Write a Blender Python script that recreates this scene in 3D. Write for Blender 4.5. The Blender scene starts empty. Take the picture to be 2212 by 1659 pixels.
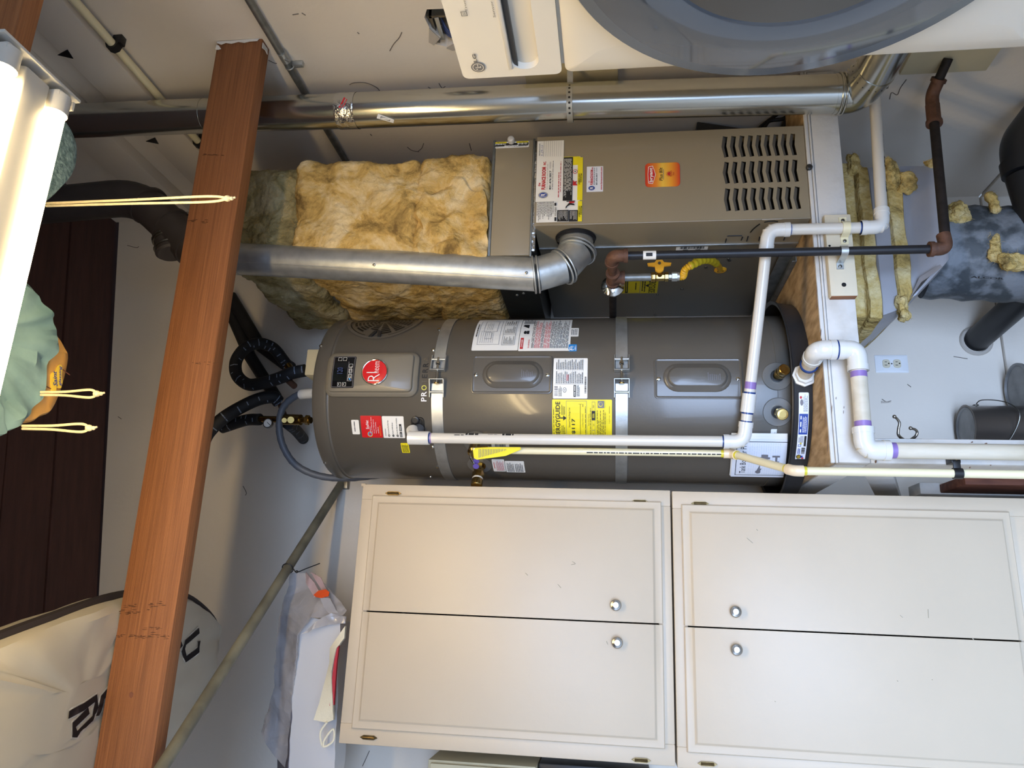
import bpy, bmesh, math, random
from mathutils import Vector, Matrix, noise
from mathutils.bvhtree import BVHTree
random.seed(7)
SC = bpy.context.scene
COL = SC.collection
PI = math.pi
V = Vector

# ------------------------------------------------------------------ camera, light, exposure
FPX = 1620.0
PITCH, YAW, ROLL = math.radians(7.78), math.radians(16.25), math.radians(0.09)
EYE = V((0, 0, 1.65))
_f = V((math.sin(YAW)*math.cos(PITCH), math.cos(YAW)*math.cos(PITCH), math.sin(PITCH)))
_r = V((math.cos(YAW), -math.sin(YAW), 0))
_u = _r.cross(_f)
RIGHT = math.cos(ROLL)*_r + math.sin(ROLL)*_u
DOWN = -(-math.sin(ROLL)*_r + math.cos(ROLL)*_u)
FWD = _f
cam = bpy.data.objects.new('camera', bpy.data.cameras.new('camera'))
COL.objects.link(cam)
cam.data.sensor_width = 36.0
cam.data.lens = FPX/2212*36.0
cam.data.clip_start = 0.05
cam.matrix_world = Matrix(((DOWN.x, RIGHT.x, -FWD.x, EYE.x), (DOWN.y, RIGHT.y, -FWD.y, EYE.y),
                           (DOWN.z, RIGHT.z, -FWD.z, EYE.z), (0, 0, 0, 1)))   # the photograph lies on its side
SC.camera = cam

world = bpy.data.worlds.new('world'); SC.world = world
world.use_nodes = True
world.node_tree.nodes['Background'].inputs[0].default_value = (0.62, 0.78, 1.0, 1)
world.node_tree.nodes['Background'].inputs[1].default_value = 0.2

def area(name, loc, rot, sx, sy, power, col):
    l = bpy.data.lights.new(name, 'AREA'); l.shape = 'RECTANGLE'; l.size = sx; l.size_y = sy
    l.energy = power; l.color = col
    o = bpy.data.objects.new(name, l); COL.objects.link(o); o.location = loc; o.rotation_euler = rot
    return o
# daylight through the open garage door behind the camera
day = area('door_daylight', (-0.9, -2.75, 1.15), (math.radians(62), 0, 0), 4.2, 2.1, 124, (0.495, 0.668, 1.0))
day.data.spread = math.radians(104)
TUBE_STRENGTH = 27.5
TUBE_COLOR = (1.0, 0.745, 0.385, 1)
SC.view_settings.view_transform = 'Standard'
SC.view_settings.look = 'None'
SC.view_settings.gamma = 1.0
SC.view_settings.use_curve_mapping = False
SC.view_settings.exposure = 1.05

def at(x, y, X=None, Y=None, Z=None):
    """world point where the sight line of a photo pixel meets a plane of the room"""
    d = RIGHT*(829.5-y) + DOWN*(x-1106.0) + FWD*FPX
    t = (X-EYE.x)/d.x if X is not None else (Y-EYE.y)/d.y if Y is not None else (Z-EYE.z)/d.z
    return EYE + d*t
def proj(p):
    """photo pixel of a world point"""
    q = V(p)-EYE; d = q.dot(FWD)
    return 1106+FPX*q.dot(DOWN)/d, 829.5-FPX*q.dot(RIGHT)/d
HX, HY, HR = 0.677, 2.52, 0.2825       # water heater axis and radius
def oncyl(x, y, R=HR):
    """(theta, z) of a photo pixel on an upright cylinder round the heater axis"""
    d = RIGHT*(829.5-y) + DOWN*(x-1106.0) + FWD*FPX
    a = d.x**2+d.y**2; ox, oy = EYE.x-HX, EYE.y-HY
    b = 2*(ox*d.x+oy*d.y); c = ox*ox+oy*oy-R*R
    t = (-b-math.sqrt(max(0, b*b-4*a*c)))/(2*a)
    p = EYE+d*t
    return math.atan2(p.x-HX, HY-p.y), p.z
def cylp(th, z, R=HR): return V((HX+R*math.sin(th), HY-R*math.cos(th), z))

# ------------------------------------------------------------------ materials
def lin(h):
    h = h.lstrip('#'); o = []
    for i in (0, 2, 4):
        v = int(h[i:i+2], 16)/255
        o.append(v/12.92 if v <= .04045 else ((v+.055)/1.055)**2.4)
    return (*o, 1)
def mat(name, col, rough=.5, metal=0, var=0, scale=8, col2=None, bump=0, bscale=None, stretch=(1, 1, 1), coat=0, spec=.5, detail=5, contrast=(.35, .65), alpha=1, trans=0, emit=0):
    m = bpy.data.materials.new(name); m.use_nodes = True
    nt = m.node_tree; b = nt.nodes['Principled BSDF']
    c = lin(col)
    b.inputs['Base Color'].default_value = c; b.inputs['Roughness'].default_value = rough
    b.inputs['Metallic'].default_value = metal; b.inputs['Coat Weight'].default_value = coat
    b.inputs['Specular IOR Level'].default_value = spec
    b.inputs['Coat Roughness'].default_value = .08
    if alpha < 1: b.inputs['Alpha'].default_value = alpha
    if trans: b.inputs['Transmission Weight'].default_value = trans
    if emit:
        b.inputs['Emission Color'].default_value = c; b.inputs['Emission Strength'].default_value = emit
    if var or col2 or bump:
        tc = nt.nodes.new('ShaderNodeTexCoord'); mp = nt.nodes.new('ShaderNodeMapping')
        mp.inputs['Scale'].default_value = stretch
        nt.links.new(tc.outputs['Object'], mp.inputs[0])
        n = nt.nodes.new('ShaderNodeTexNoise'); n.inputs['Scale'].default_value = scale; n.inputs['Detail'].default_value = detail
        nt.links.new(mp.outputs[0], n.inputs['Vector'])
        if var or col2:
            r = nt.nodes.new('ShaderNodeValToRGB')
            r.color_ramp.elements[0].position = contrast[0]; r.color_ramp.elements[1].position = contrast[1]
            k = 1-var
            r.color_ramp.elements[0].color = lin(col2) if col2 else (c[0]*k, c[1]*k, c[2]*k, 1)
            r.color_ramp.elements[1].color = c
            nt.links.new(n.outputs['Fac'], r.inputs[0]); nt.links.new(r.outputs[0], b.inputs['Base Color'])
        if bump:
            n2 = n
            if bscale:
                n2 = nt.nodes.new('ShaderNodeTexNoise'); n2.inputs['Scale'].default_value = bscale; n2.inputs['Detail'].default_value = 4
                nt.links.new(mp.outputs[0], n2.inputs['Vector'])
            bp = nt.nodes.new('ShaderNodeBump'); bp.inputs['Strength'].default_value = bump; bp.inputs['Distance'].default_value = .01
            nt.links.new(n2.outputs['Fac'], bp.inputs['Height']); nt.links.new(bp.outputs[0], b.inputs['Normal'])
    return m
M = {}
def mk(k, *a, **kw): M[k] = mat(k, *a, **kw)
mk('wall', '#e4dacb', .8, var=.05, scale=3, bump=.08, bscale=60)
mk('wall_mark', '#6e655c', .9)
mk('roof', '#4d2f2a', .75, var=.25, scale=5, stretch=(1, 8, 1), bump=.15, bscale=30)
mk('floor', '#a8a49d', .8, var=.2, scale=4, bump=.1, bscale=50)
mk('joist', '#9a6238', .62, col2='#7a4a27', scale=5, stretch=(.7, 42, 42), bump=.3, bscale=18, contrast=(.3, .7))
mk('joist_knot', '#5a3418', .7)
mk('paint_chip', '#d8d4cc', .8)
mk('white_paint', '#d9d5cd', .42, var=.03, scale=5, bump=.05, bscale=40)
mk('cab_box', '#c5b59d', .45, var=.03, scale=4, bump=.05, bscale=30)
mk('cab_grime', '#a89e8a', .6)
mk('old_paint', '#d2cfc9', .6, col2='#b8b1a4', scale=9, bump=.25, bscale=22, contrast=(.25, .5))
mk('chip_wood', '#6b4d38', .8)
mk('plywood', '#b89b74', .85, col2='#8a6e48', scale=14, stretch=(3, 1, 3), bump=.25, bscale=60, contrast=(.3, .62))
mk('redwood', '#7a4a35', .75, col2='#5b3223', scale=10, stretch=(5, 5, 1), bump=.2)
mk('block', '#d8cdb4', .7, var=.06, scale=8, bump=.1, bscale=25)
mk('block_end', '#8a5a38', .7)
mk('cream_wood', '#cfc3a0', .65, var=.08, scale=8)
mk('panel', '#7b7466', .36, var=.02, scale=3, coat=.2)
mk('tank', '#5b564e', .33, var=.03, scale=3, coat=.25, bump=.02, bscale=120)
mk('letter_dark_reflection', '#4b4843', .4)
mk('esc', '#68645d', .3, coat=.3)
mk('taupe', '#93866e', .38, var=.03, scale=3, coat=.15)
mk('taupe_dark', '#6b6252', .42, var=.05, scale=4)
mk('louver_dark', '#6a6153', .6)
mk('black', '#101011', .45)
mk('black_gloss', '#0c0d10', .12, coat=.5)
mk('black_plastic', '#2b2b2c', .38, var=.15, scale=6)
mk('abs', '#1f1f20', .4, var=.1, scale=9)
mk('foam', '#15161a', .7, var=.3, scale=20, bump=.1)
mk('foam_print', '#8d99ad', .7)
mk('rubber_gray', '#5d6066', .5)
mk('galv', '#c3c5c2', .42, .8, var=.2, scale=26, bump=.05, bscale=70, contrast=(.3, .6))
mk('galv_dull', '#8e918f', .48, .75, var=.3, scale=30, bump=.08)
mk('duct', '#c4c4bd', .2, .97, var=.12, scale=18, stretch=(1, 1, .15), bump=.03)
mk('duct_dark', '#4a4443', .5, .35, var=.15, scale=12)
mk('sheet_dark', '#3d4142', .35, .6, var=.2, scale=9)
mk('chrome', '#d9d9d6', .12, 1)
mk('nickel', '#a7a49d', .25, 1)
mk('steel', '#77746c', .32, .9)
mk('brass', '#a68c55', .25, 1, var=.15, scale=30)
mk('brass_bright', '#dcc07a', .2, 1)
mk('bronze', '#6e5c3c', .35, .9, var=.4, scale=60)
mk('iron', '#2a2a2d', .42, .3, var=.2, scale=20)
mk('iron_rough', '#2c2522', .7, .3, var=.5, scale=30, bump=.3)
mk('rust', '#6b4a38', .65, .3, var=.35, scale=40, bump=.3)
mk('pvc', '#d8d2c6', .3, var=.02, scale=6, coat=.2)
mk('pvc_fit', '#dcdad3', .2, coat=.4)
mk('pvc_dirty', '#d9d0bd', .45, col2='#b9ad94', scale=14, stretch=(1, 1, .2))
mk('purple', '#8b70ad', .4)
mk('blue_glue', '#1f3f7d', .3)
mk('cpvc', '#e8ddb6', .32, var=.03, scale=8, coat=.15)
mk('cpvc_fit', '#e9d3b0', .28, coat=.3)
mk('yellow', '#e8c420', .45)
mk('yellow_glue', '#dccb3a', .3)
mk('label_yellow', '#f0dd19', .5)
mk('label_olive', '#c9b41c', .6)
mk('valve_yellow', '#e0a32a', .4)
mk('flex_yellow', '#d9a61e', .42)
mk('paper', '#efece4', .55)
mk('paper_blue', '#e5e8f0', .6)
mk('ink', '#19191b', .6)
mk('ink_gray', '#77757a', .6)
mk('ink_red', '#c3272c', .5)
mk('ink_blue', '#1e3f95', .5)
mk('sky_blue', '#2b86c9', .5)
mk('ink_light', '#d9d6cf', .6)
mk('red', '#cf2026', .25, coat=.6)
mk('orange', '#f0912b', .4)
mk('sun_yellow', '#f4cf45', .4)
mk('lime', '#b7b83c', .3)
mk('led', '#3f7bff', .3, emit=3)
mk('print_white', '#e9e9ec', .4)
mk('duct_tape', '#a6a6ab', .4, .2, var=.1, scale=8, bump=.1)
mk('foil', '#c9c9c6', .22, .95, bump=.6, bscale=45)
mk('flex_gray', '#767b80', .6, col2='#3f4549', scale=16, bump=.5, bscale=28, contrast=(.42, .58))
mk('appliance', '#dad3c4', .35, coat=.25)
mk('appliance_edge', '#c7c3bb', .3)
mk('door_glass', '#3a4048', .06, coat=1)
mk('door_glass_in', '#15181c', .08, coat=1)
mk('door_ring', '#4d545c', .15, coat=.6)
mk('gray_print', '#6d6a66', .5)
mk('fixture', '#b9b7b1', .35, var=.02)
mk('board_tan', '#d9a458', .35, var=.1, scale=5, coat=.4)
mk('sock', '#86a6a8', .85, col2='#5d7d82', scale=7, bump=.3, bscale=14, contrast=(.3, .7))
mk('sock_fuzzy', '#7f9a9e', .95, col2='#4f6a70', scale=90, bump=.6, bscale=120)
mk('rope', '#e3d3ac', .9, bump=.5, scale=160)
mk('bag_gray', '#b7b1a3', .6, var=.08, scale=4, bump=.15, bscale=9)
mk('bag_trim', '#2a2427', .7)
mk('pole', '#7f7c6b', .6, col2='#615f53', scale=12, stretch=(1, 1, 1))
mk('plastic_white', '#cbcbcd', .3, coat=.3, bump=.15, bscale=12)
mk('film', '#b9b6b8', .25, alpha=.58, coat=.6, bump=.8, bscale=14)
mk('pack_shaded', '#625f69', .5, var=.15, scale=4, bump=.2)  # shade on the carton's tilted upper face, painted in as a darker colour
mk('film_pink', '#d6b9b9', .3, alpha=.6, bump=.5, bscale=12)
mk('orange_tag', '#d8501c', .5)
mk('canvas', '#e3dcc4', .8, bump=.2, bscale=200)
mk('red_cloth', '#a8202f', .7)
mk('outlet_plate', '#e9eaea', .35)
mk('outlet_face', '#d6cdb4', .4)
mk('can_side', '#6e6760', .28, .75)
mk('can_lid', '#8f8e8c', .45, .5, var=.35, scale=14)
mk('torn', '#b7aea2', .9)
mk('wire_blue', '#2d3f6d', .5)
mk('tag_ring', '#5a4a9a', .6)
def wool(name, c1, c2, c3, scale):
    m = mat(name, c1, .95, bump=1.0, scale=scale*6, detail=8, spec=.1); nt = m.node_tree; b = nt.nodes['Principled BSDF']
    tc = nt.nodes.new('ShaderNodeTexCoord'); n = nt.nodes.new('ShaderNodeTexNoise'); n.inputs['Scale'].default_value = scale; n.inputs['Detail'].default_value = 9; n.inputs['Roughness'].default_value = .68
    n.inputs['Distortion'].default_value = .6
    r = nt.nodes.new('ShaderNodeValToRGB'); e = r.color_ramp.elements
    e[0].position = .34; e[0].color = lin(c3); e[1].position = .66; e[1].color = lin(c1); x = e.new(.47); x.color = lin(c2)
    nt.links.new(tc.outputs['Object'], n.inputs['Vector']); nt.links.new(n.outputs['Fac'], r.inputs[0]); nt.links.new(r.outputs[0], b.inputs['Base Color'])
    M[name] = m
wool('insul', '#e4cc9c', '#c9a35c', '#7f6337', 8)
wool('insul_shaded', '#b3a684', '#92845a', '#5c5136', 8)  # same yellow fibreglass, with the shade at the plenum top painted into the colour
wool('insul_yellow', '#d9c796', '#bda262', '#7c6a42', 11)
def tube_mat():
    m = bpy.data.materials.new('tube_light'); m.use_nodes = True; nt = m.node_tree
    nt.nodes.remove(nt.nodes['Principled BSDF']); e = nt.nodes.new('ShaderNodeEmission')
    e.inputs[0].default_value = TUBE_COLOR; e.inputs[1].default_value = TUBE_STRENGTH
    nt.links.new(e.outputs[0], nt.nodes['Material Output'].inputs[0]); M['tube'] = m
tube_mat()
def logo_gradient():
    m = mat('logo_gradient', '#e0501f', .35, coat=.2); nt = m.node_tree; b = nt.nodes['Principled BSDF']
    tc = nt.nodes.new('ShaderNodeTexCoord'); g = nt.nodes.new('ShaderNodeSeparateXYZ'); r = nt.nodes.new('ShaderNodeValToRGB')
    nt.links.new(tc.outputs['Generated'], g.inputs[0]); nt.links.new(g.outputs[2], r.inputs[0])
    e = r.color_ramp.elements; e[0].position = 0; e[0].color = lin('#d5371f'); e[1].position = 1; e[1].color = lin('#cf2a1c')
    for p, c in ((.25, '#f3a02c'), (.5, '#f6c84a'), (.68, '#ee8a2a')):
        x = e.new(p); x.color = lin(c)
    nt.links.new(r.outputs[0], b.inputs['Base Color']); M['logo_gradient'] = m
logo_gradient()

# ------------------------------------------------------------------ mesh helpers
def new(): return bmesh.new()
def merge(bm, tmp):
    me = bpy.data.meshes.new('t'); tmp.to_mesh(me); tmp.free(); bm.from_mesh(me); bpy.data.meshes.remove(me)
def bx(bm, lo, hi, bev=.003, seg=2):
    t = bmesh.new(); lo, hi = V(lo), V(hi)
    bmesh.ops.create_cube(t, size=1)
    for v in t.verts: v.co = V(((lo[i]+hi[i])/2+v.co[i]*(hi[i]-lo[i]) for i in range(3)))
    b = min(bev, .45*min(abs(hi[i]-lo[i]) for i in range(3)))
    if b > 0: bmesh.ops.bevel(t, geom=t.edges[:], offset=b, segments=seg, affect='EDGES', profile=.5)
    merge(bm, t)
def hexa(bm, pts, bev=0, seg=2):
    """box from eight corners: four of one face, then the four opposite"""
    t = bmesh.new(); vs = [t.verts.new(p) for p in pts]
    for f in ((0, 3, 2, 1), (4, 5, 6, 7), (0, 1, 5, 4), (1, 2, 6, 5), (2, 3, 7, 6), (3, 0, 4, 7)): t.faces.new([vs[i] for i in f])
    bmesh.ops.recalc_face_normals(t, faces=t.faces[:])
    if bev: bmesh.ops.bevel(t, geom=t.edges[:], offset=bev, segments=seg, affect='EDGES', profile=.5)
    merge(bm, t)
def frames(pts):
    pts = [V(p) for p in pts]; T = []
    for i in range(len(pts)):
        a = pts[max(0, i-1)]; b = pts[min(len(pts)-1, i+1)]; T.append((b-a).normalized())
    n = T[0].orthogonal().normalized(); out = []
    for i, t in enumerate(T):
        n = (n-t*n.dot(t)).normalized(); out.append((pts[i], n, t.cross(n)))
    return out
def tube(bm, pts, r, n=16, cap=True):
    fr = frames(pts); rings = []
    for i, (p, a, b) in enumerate(fr):
        rr = r[i] if isinstance(r, (list, tuple)) else r
        rings.append([bm.verts.new(p+a*rr*math.cos(2*PI*k/n)+b*rr*math.sin(2*PI*k/n)) for k in range(n)])
    for q, w in zip(rings, rings[1:]):
        for k in range(n): bm.faces.new((q[k], q[(k+1) % n], w[(k+1) % n], w[k]))
    if cap: bm.faces.new(rings[0][::-1]); bm.faces.new(rings[-1])
def ribbon(bm, pts, nrm, w, th):
    """flat strap: path, list of outward normals, width, thickness"""
    pts = [V(p) for p in pts]; rows = []
    for i, p in enumerate(pts):
        t = (pts[min(len(pts)-1, i+1)]-pts[max(0, i-1)]).normalized(); nn = V(nrm[i]).normalized(); s = t.cross(nn).normalized()*w/2
        rows.append([bm.verts.new(q) for q in (p-s, p+s, p+s+nn*th, p-s+nn*th)])
    for q, w_ in zip(rows, rows[1:]):
        for k in range(4): bm.faces.new((q[k], q[(k+1) % 4], w_[(k+1) % 4], w_[k]))
    bm.faces.new(rows[0][::-1]); bm.faces.new(rows[-1])
def lathe(bm, o, axis, prof, n=24):
    """profile of (radius, height) turned about an axis through o"""
    z = V(axis).normalized(); a = z.orthogonal().normalized(); b = z.cross(a); o = V(o); rings = []
    for r, h in prof:
        if r < 1e-6: rings.append([bm.verts.new(o+z*h)])
        else: rings.append([bm.verts.new(o+z*h+a*r*math.cos(2*PI*k/n)+b*r*math.sin(2*PI*k/n)) for k in range(n)])
    for q, w in zip(rings, rings[1:]):
        for k in range(n):
            k2 = (k+1) % n
            if len(q) == 1 and len(w) > 1: bm.faces.new((q[0], w[k], w[k2]))
            elif len(w) == 1 and len(q) > 1: bm.faces.new((q[k], w[0], q[k2]))
            elif len(q) > 1: bm.faces.new((q[k], q[k2], w[k2], w[k]))
def ball(bm, o, r, sz=(1, 1, 1)):
    t = bmesh.new(); bmesh.ops.create_icosphere(t, subdivisions=2, radius=r)
    for v in t.verts: v.co = V((v.co.x*sz[0], v.co.y*sz[1], v.co.z*sz[2]))+V(o)
    merge(bm, t)
def fil(pts, rad, seg=7):
    pts = [V(p) for p in pts]; out = [pts[0]]
    for i in range(1, len(pts)-1):
        a, p, b = pts[i-1], pts[i], pts[i+1]; r = min(rad, .49*(a-p).length, .49*(b-p).length)
        s, e = p+(a-p).normalized()*r, p+(b-p).normalized()*r
        for k in range(seg+1):
            t = k/seg; out.append(s*(1-t)**2+p*2*t*(1-t)+e*t*t)
    return out+[pts[-1]]
def spline(pts, seg=8):
    pts = [V(p) for p in pts]; q = [2*pts[0]-pts[1]]+pts+[2*pts[-1]-pts[-2]]; out = []
    for i in range(1, len(q)-2):
        a, b, c, d = q[i-1:i+3]
        for k in range(seg):
            t = k/seg
            out.append(.5*((2*b)+(c-a)*t+(2*a-5*b+4*c-d)*t*t+(3*b-a-3*c+d)*t**3))
    return out+[pts[-1]]
def plate(bm, poly, thick, d):
    """flat polygon of 3D points, thickened along d"""
    d = V(d).normalized()*thick; n = len(poly)
    a = [bm.verts.new(V(p)) for p in poly]; b = [bm.verts.new(V(p)+d) for p in poly]
    fs = [bm.faces.new(a), bm.faces.new(b[::-1])]
    for k in range(n): fs.append(bm.faces.new((a[k], b[k], b[(k+1) % n], a[(k+1) % n])))
    bmesh.ops.recalc_face_normals(bm, faces=fs)
def blob(bm, lo, hi, amp, freq, res=.03, rnd=.02, seed=0, skip_fn=None):
    """soft box with a noisy surface"""
    lo, hi = V(lo), V(hi); t = bmesh.new(); bmesh.ops.create_cube(t, size=1)
    n = max(4, min(64, int(max(hi-lo)/res)))
    bmesh.ops.subdivide_edges(t, edges=t.edges[:], cuts=n, use_grid_fill=True)
    c = (lo+hi)/2; h = (hi-lo)/2
    for v in t.verts:
        p = V((v.co.x*2, v.co.y*2, v.co.z*2)); w = V((c[i]+p[i]*h[i] for i in range(3)))
        q = V((max(-h[i]+rnd, min(h[i]-rnd, p[i]*h[i])) for i in range(3))); off = V((p[i]*h[i] for i in range(3)))-q
        if off.length > 1e-9: w = c+q+off.normalized()*min(off.length, rnd)
        nn = (w-c-q).normalized() if off.length > 1e-9 else V((0, 0, 1))
        s = V((seed*3.1, seed*1.7, seed))
        d = noise.noise(w*freq+s)*amp+noise.noise(w*freq*2.7+s)*amp*.5+(.5-abs(noise.noise(w*freq*5+s)))*amp*.35+(noise.noise(w*freq*13+s)*amp*.16 if n > 12 else 0)
        v.co = w+nn*d
    merge(bm, t)

def bboxbase(bm):
    xs = [v.co for v in bm.verts]
    return V(((min(c.x for c in xs)+max(c.x for c in xs))/2, (min(c.y for c in xs)+max(c.y for c in xs))/2, min(c.z for c in xs)))
def rootloc(o):
    while o.parent: o = o.parent
    return V(o.location)
def obj(name, bm, m, parent=None, smooth=True, label=None):
    base = rootloc(parent) if parent else bboxbase(bm)
    for v in bm.verts: v.co -= base
    me = bpy.data.meshes.new(name); bm.to_mesh(me); bm.free()
    me.materials.append(M[m] if isinstance(m, str) else m)
    if smooth: me.shade_smooth(); me.set_sharp_from_angle(angle=math.radians(38))
    o = bpy.data.objects.new(name, me); COL.objects.link(o)
    if parent: o.parent = parent
    else: o.location = base
    if label: o['label'] = label
    return o
def tag(o, label, cat, group=None, kind=None):
    if label: o['label'] = label
    if cat: o['category'] = cat
    if group: o['group'] = group
    if kind: o['kind'] = kind
    return o
def thing(name, loc, label, cat, group=None):
    o = bpy.data.objects.new(name, None); o.empty_display_size = .05; COL.objects.link(o); o.location = V(loc)
    return tag(o, label, cat, group)
def struct(name, bm, m, parent=None, smooth=True):
    o = obj(name, bm, m, parent, smooth)
    if not parent: o['kind'] = 'structure'
    return o
def copy_tree(o, loc, label=None):
    c = o.copy(); COL.objects.link(c); c.location = V(loc)
    if label: c['label'] = label
    for ch in list(o.children):
        d = ch.copy(); COL.objects.link(d); d.parent = c
        for g in ch.children:
            e = g.copy(); COL.objects.link(e); e.parent = d
    return c
def P(name, parent, m, fn, label=None, smooth=True):
    bm = new(); fn(bm); return obj(name, bm, m, parent, smooth, label)

# ------------------------------------------------------------------ stickers and lettering
_tc = {}
def text_mesh(s, bold=0.0, shear=0.0):
    k = (s, bold, shear)
    if k not in _tc:
        cu = bpy.data.curves.new('t', 'FONT'); cu.body = s; cu.resolution_u = 2; cu.offset = bold; cu.shear = shear
        o = bpy.data.objects.new('t', cu); COL.objects.link(o)
        me = bpy.data.meshes.new_from_object(o)
        vs = [(v.co.x, v.co.y) for v in me.vertices]; fs = [tuple(p.vertices) for p in me.polygons]
        bpy.data.objects.remove(o); bpy.data.curves.remove(cu); bpy.data.meshes.remove(me)
        x0 = min(v[0] for v in vs); x1 = max(v[0] for v in vs); y0 = min(v[1] for v in vs); y1 = max(v[1] for v in vs)
        _tc[k] = ([((x-x0)/(x1-x0), (y-y0)/(y1-y0)) for x, y in vs], fs, (x1-x0)/(y1-y0))
    return _tc[k]
class Plane:
    def __init__(s, o, ex, ey): s.o, s.ex, s.ey = V(o), V(ex).normalized(), V(ey).normalized(); s.n = s.ex.cross(s.ey)
    def p(s, a, b, h): return s.o+s.ex*a+s.ey*b+s.n*h
    curved = False
class Cyl:
    curved = True
    def __init__(s, R=HR): s.R = R
    def p(s, a, b, h): return cylp(a/s.R, b, s.R+h)
class Sticker:
    def __init__(s, parent, fr, s0, t0, s1, t1, m='paper', name='sticker', label=None, flip=False, r=.003, skew=0, th=.0006):
        s.fr, s.box, s.flip, s.skew, s.lay, s.acc = fr, (s0, t0, s1, t1), flip, skew, 0, {}
        s.base = None
        if m:
            bm = new(); w, h = abs(s1-s0), abs(t1-t0); rx, ry = min(.45, r/w), min(.45, r/h)
            n = max(2, int(w/.02)) if fr.curved else 1
            cor = [(rx*(1-math.sin(PI/2*k/4)), ry*(1-math.cos(PI/2*k/4))) for k in range(4, -1, -1)]
            xs = [c[0] for c in cor]+[rx+(1-2*rx)*k/n for k in range(1, n)]+[1-c[0] for c in reversed(cor)]
            lo = [c[1] for c in cor]+[0]*(n-1)+[c[1] for c in reversed(cor)]
            a = [bm.verts.new(s.map(x, l, th)) for x, l in zip(xs, lo)]; b = [bm.verts.new(s.map(x, 1-l, th)) for x, l in zip(xs, lo)]
            for k in range(len(xs)-1): bm.faces.new((a[k], a[k+1], b[k+1], b[k]))
            geo = bmesh.ops.extrude_face_region(bm, geom=bm.faces[:])
            bmesh.ops.recalc_face_normals(bm, faces=bm.faces[:])
            ext = [v for v in geo['geom'] if isinstance(v, bmesh.types.BMVert)]
            c = s.map(.5, .5, 0); nn = s.map(.5, .5, 1)-c
            for v in ext: v.co -= nn*(th-.0001)
            s.base = obj(name, bm, m, parent, smooth=False, label=label)
        s.parent = s.base or parent; s.th = th
    def map(s, x, y, h):
        if s.flip: x, y = 1-x, 1-y
        s0, t0, s1, t1 = s.box
        return s.fr.p(s0+(s1-s0)*x, t0+(t1-t0)*y+s.skew*(x-.5)*(s1-s0), h)
    def _h(s): s.lay += 1; return s.th+.0004+.00012*s.lay
    def get(s, m): return s.acc.setdefault(m, [[], []])
    def add(s, m, pts, faces, h=None):
        h = h or s._h(); vs, fs = s.get(m); k = len(vs)
        vs += [s.map(x, y, h) for x, y in pts]; fs += [tuple(i+k for i in f) for f in faces]
    def text(s, t, x0, y0, x1, y1, m='ink', bold=.01, shear=0, keep=None):
        v, f, asp = text_mesh(t, bold, shear); fl = (s.box[2]-s.box[0])*(s.box[3]-s.box[1]) < 0
        s.add(m, [(x0+(x1-x0)*a, y0+(y1-y0)*b) for a, b in v], f)
    def rect(s, x0, y0, x1, y1, m='ink'):
        n = max(1, int(abs((x1-x0)*(s.box[2]-s.box[0]))/.02)) if s.fr.curved else 1
        xs = [x0+(x1-x0)*k/n for k in range(n+1)]
        s.add(m, [(x, y0) for x in xs]+[(x, y1) for x in xs], [(k, k+1, n+2+k, n+1+k) for k in range(n)])
    def frame(s, x0, y0, x1, y1, w=.01, m='ink', wy=None):
        wy = wy or w*abs((s.box[2]-s.box[0])/(s.box[3]-s.box[1]))
        s.rect(x0, y0, x1, y0+wy, m); s.rect(x0, y1-wy, x1, y1, m); s.rect(x0, y0, x0+w, y1, m); s.rect(x1-w, y0, x1, y1, m)
    def lines(s, x0, y0, x1, y1, n, m='ink_gray', fill=.5, rag=.25):
        """rows of print too small to read: word-like dashes"""
        h = s._h(); st = (y1-y0)/n
        for k in range(n):
            y = y0+st*(k+.5); x = x0; end = x1-(x1-x0)*rag*random.random()
            while x < end:
                w = (x1-x0)*random.uniform(.05, .16); e = min(end, x+w)
                s.add(m, [(x, y-st*fill/2), (e, y-st*fill/2), (e, y+st*fill/2), (x, y+st*fill/2)], [(0, 1, 2, 3)], h); x = e+(x1-x0)*.022
    def bars(s, x0, y0, x1, y1, n=22, m='ink', vert=True):
        h = s._h(); x = 0.
        for k in range(n):
            w = random.choice((.4, .5, .8))/n; a, b = (k+.1)/n, (k+.1)/n+w
            q = [(x0+(x1-x0)*a, y0), (x0+(x1-x0)*b, y0), (x0+(x1-x0)*b, y1), (x0+(x1-x0)*a, y1)] if vert else \
                [(x0, y0+(y1-y0)*a), (x1, y0+(y1-y0)*a), (x1, y0+(y1-y0)*b), (x0, y0+(y1-y0)*b)]
            s.add(m, q, [(0, 1, 2, 3)], h)
    def poly(s, pts, m='ink'): s.add(m, pts, [tuple(range(len(pts)))])
    def disc(s, cx, cy, rx, ry, m='ink', n=24): s.poly([(cx+rx*math.cos(2*PI*k/n), cy+ry*math.sin(2*PI*k/n)) for k in range(n)], m)
    def done(s, name='lettering'):
        for m, (vs, fs) in s.acc.items():
            me = bpy.data.meshes.new(name); base = rootloc(s.parent)
            me.from_pydata([v-base for v in vs], [], fs); me.materials.append(M[m])
            o = bpy.data.objects.new(name, me); COL.objects.link(o); o.parent = s.parent
        return s.base
def rectY(x0, y0, x1, y1, Y):
    """(X0, Z0, X1, Z1) on a plane of constant Y from two opposite photo corners"""
    a, b = at(x0, y0, Y=Y), at(x1, y1, Y=Y)
    return min(a.x, b.x), min(a.z, b.z), max(a.x, b.x), max(a.z, b.z)
def rectC(x0, y0, x1, y1, R=HR):
    xm, ym = (x0+x1)/2, (y0+y1)/2
    a, b = (oncyl(xm, y0, R)[0], oncyl(x0, ym, R)[1]), (oncyl(xm, y1, R)[0], oncyl(x1, ym, R)[1])
    return min(a[0], b[0])*R, min(a[1], b[1]), max(a[0], b[0])*R, max(a[1], b[1])
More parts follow.
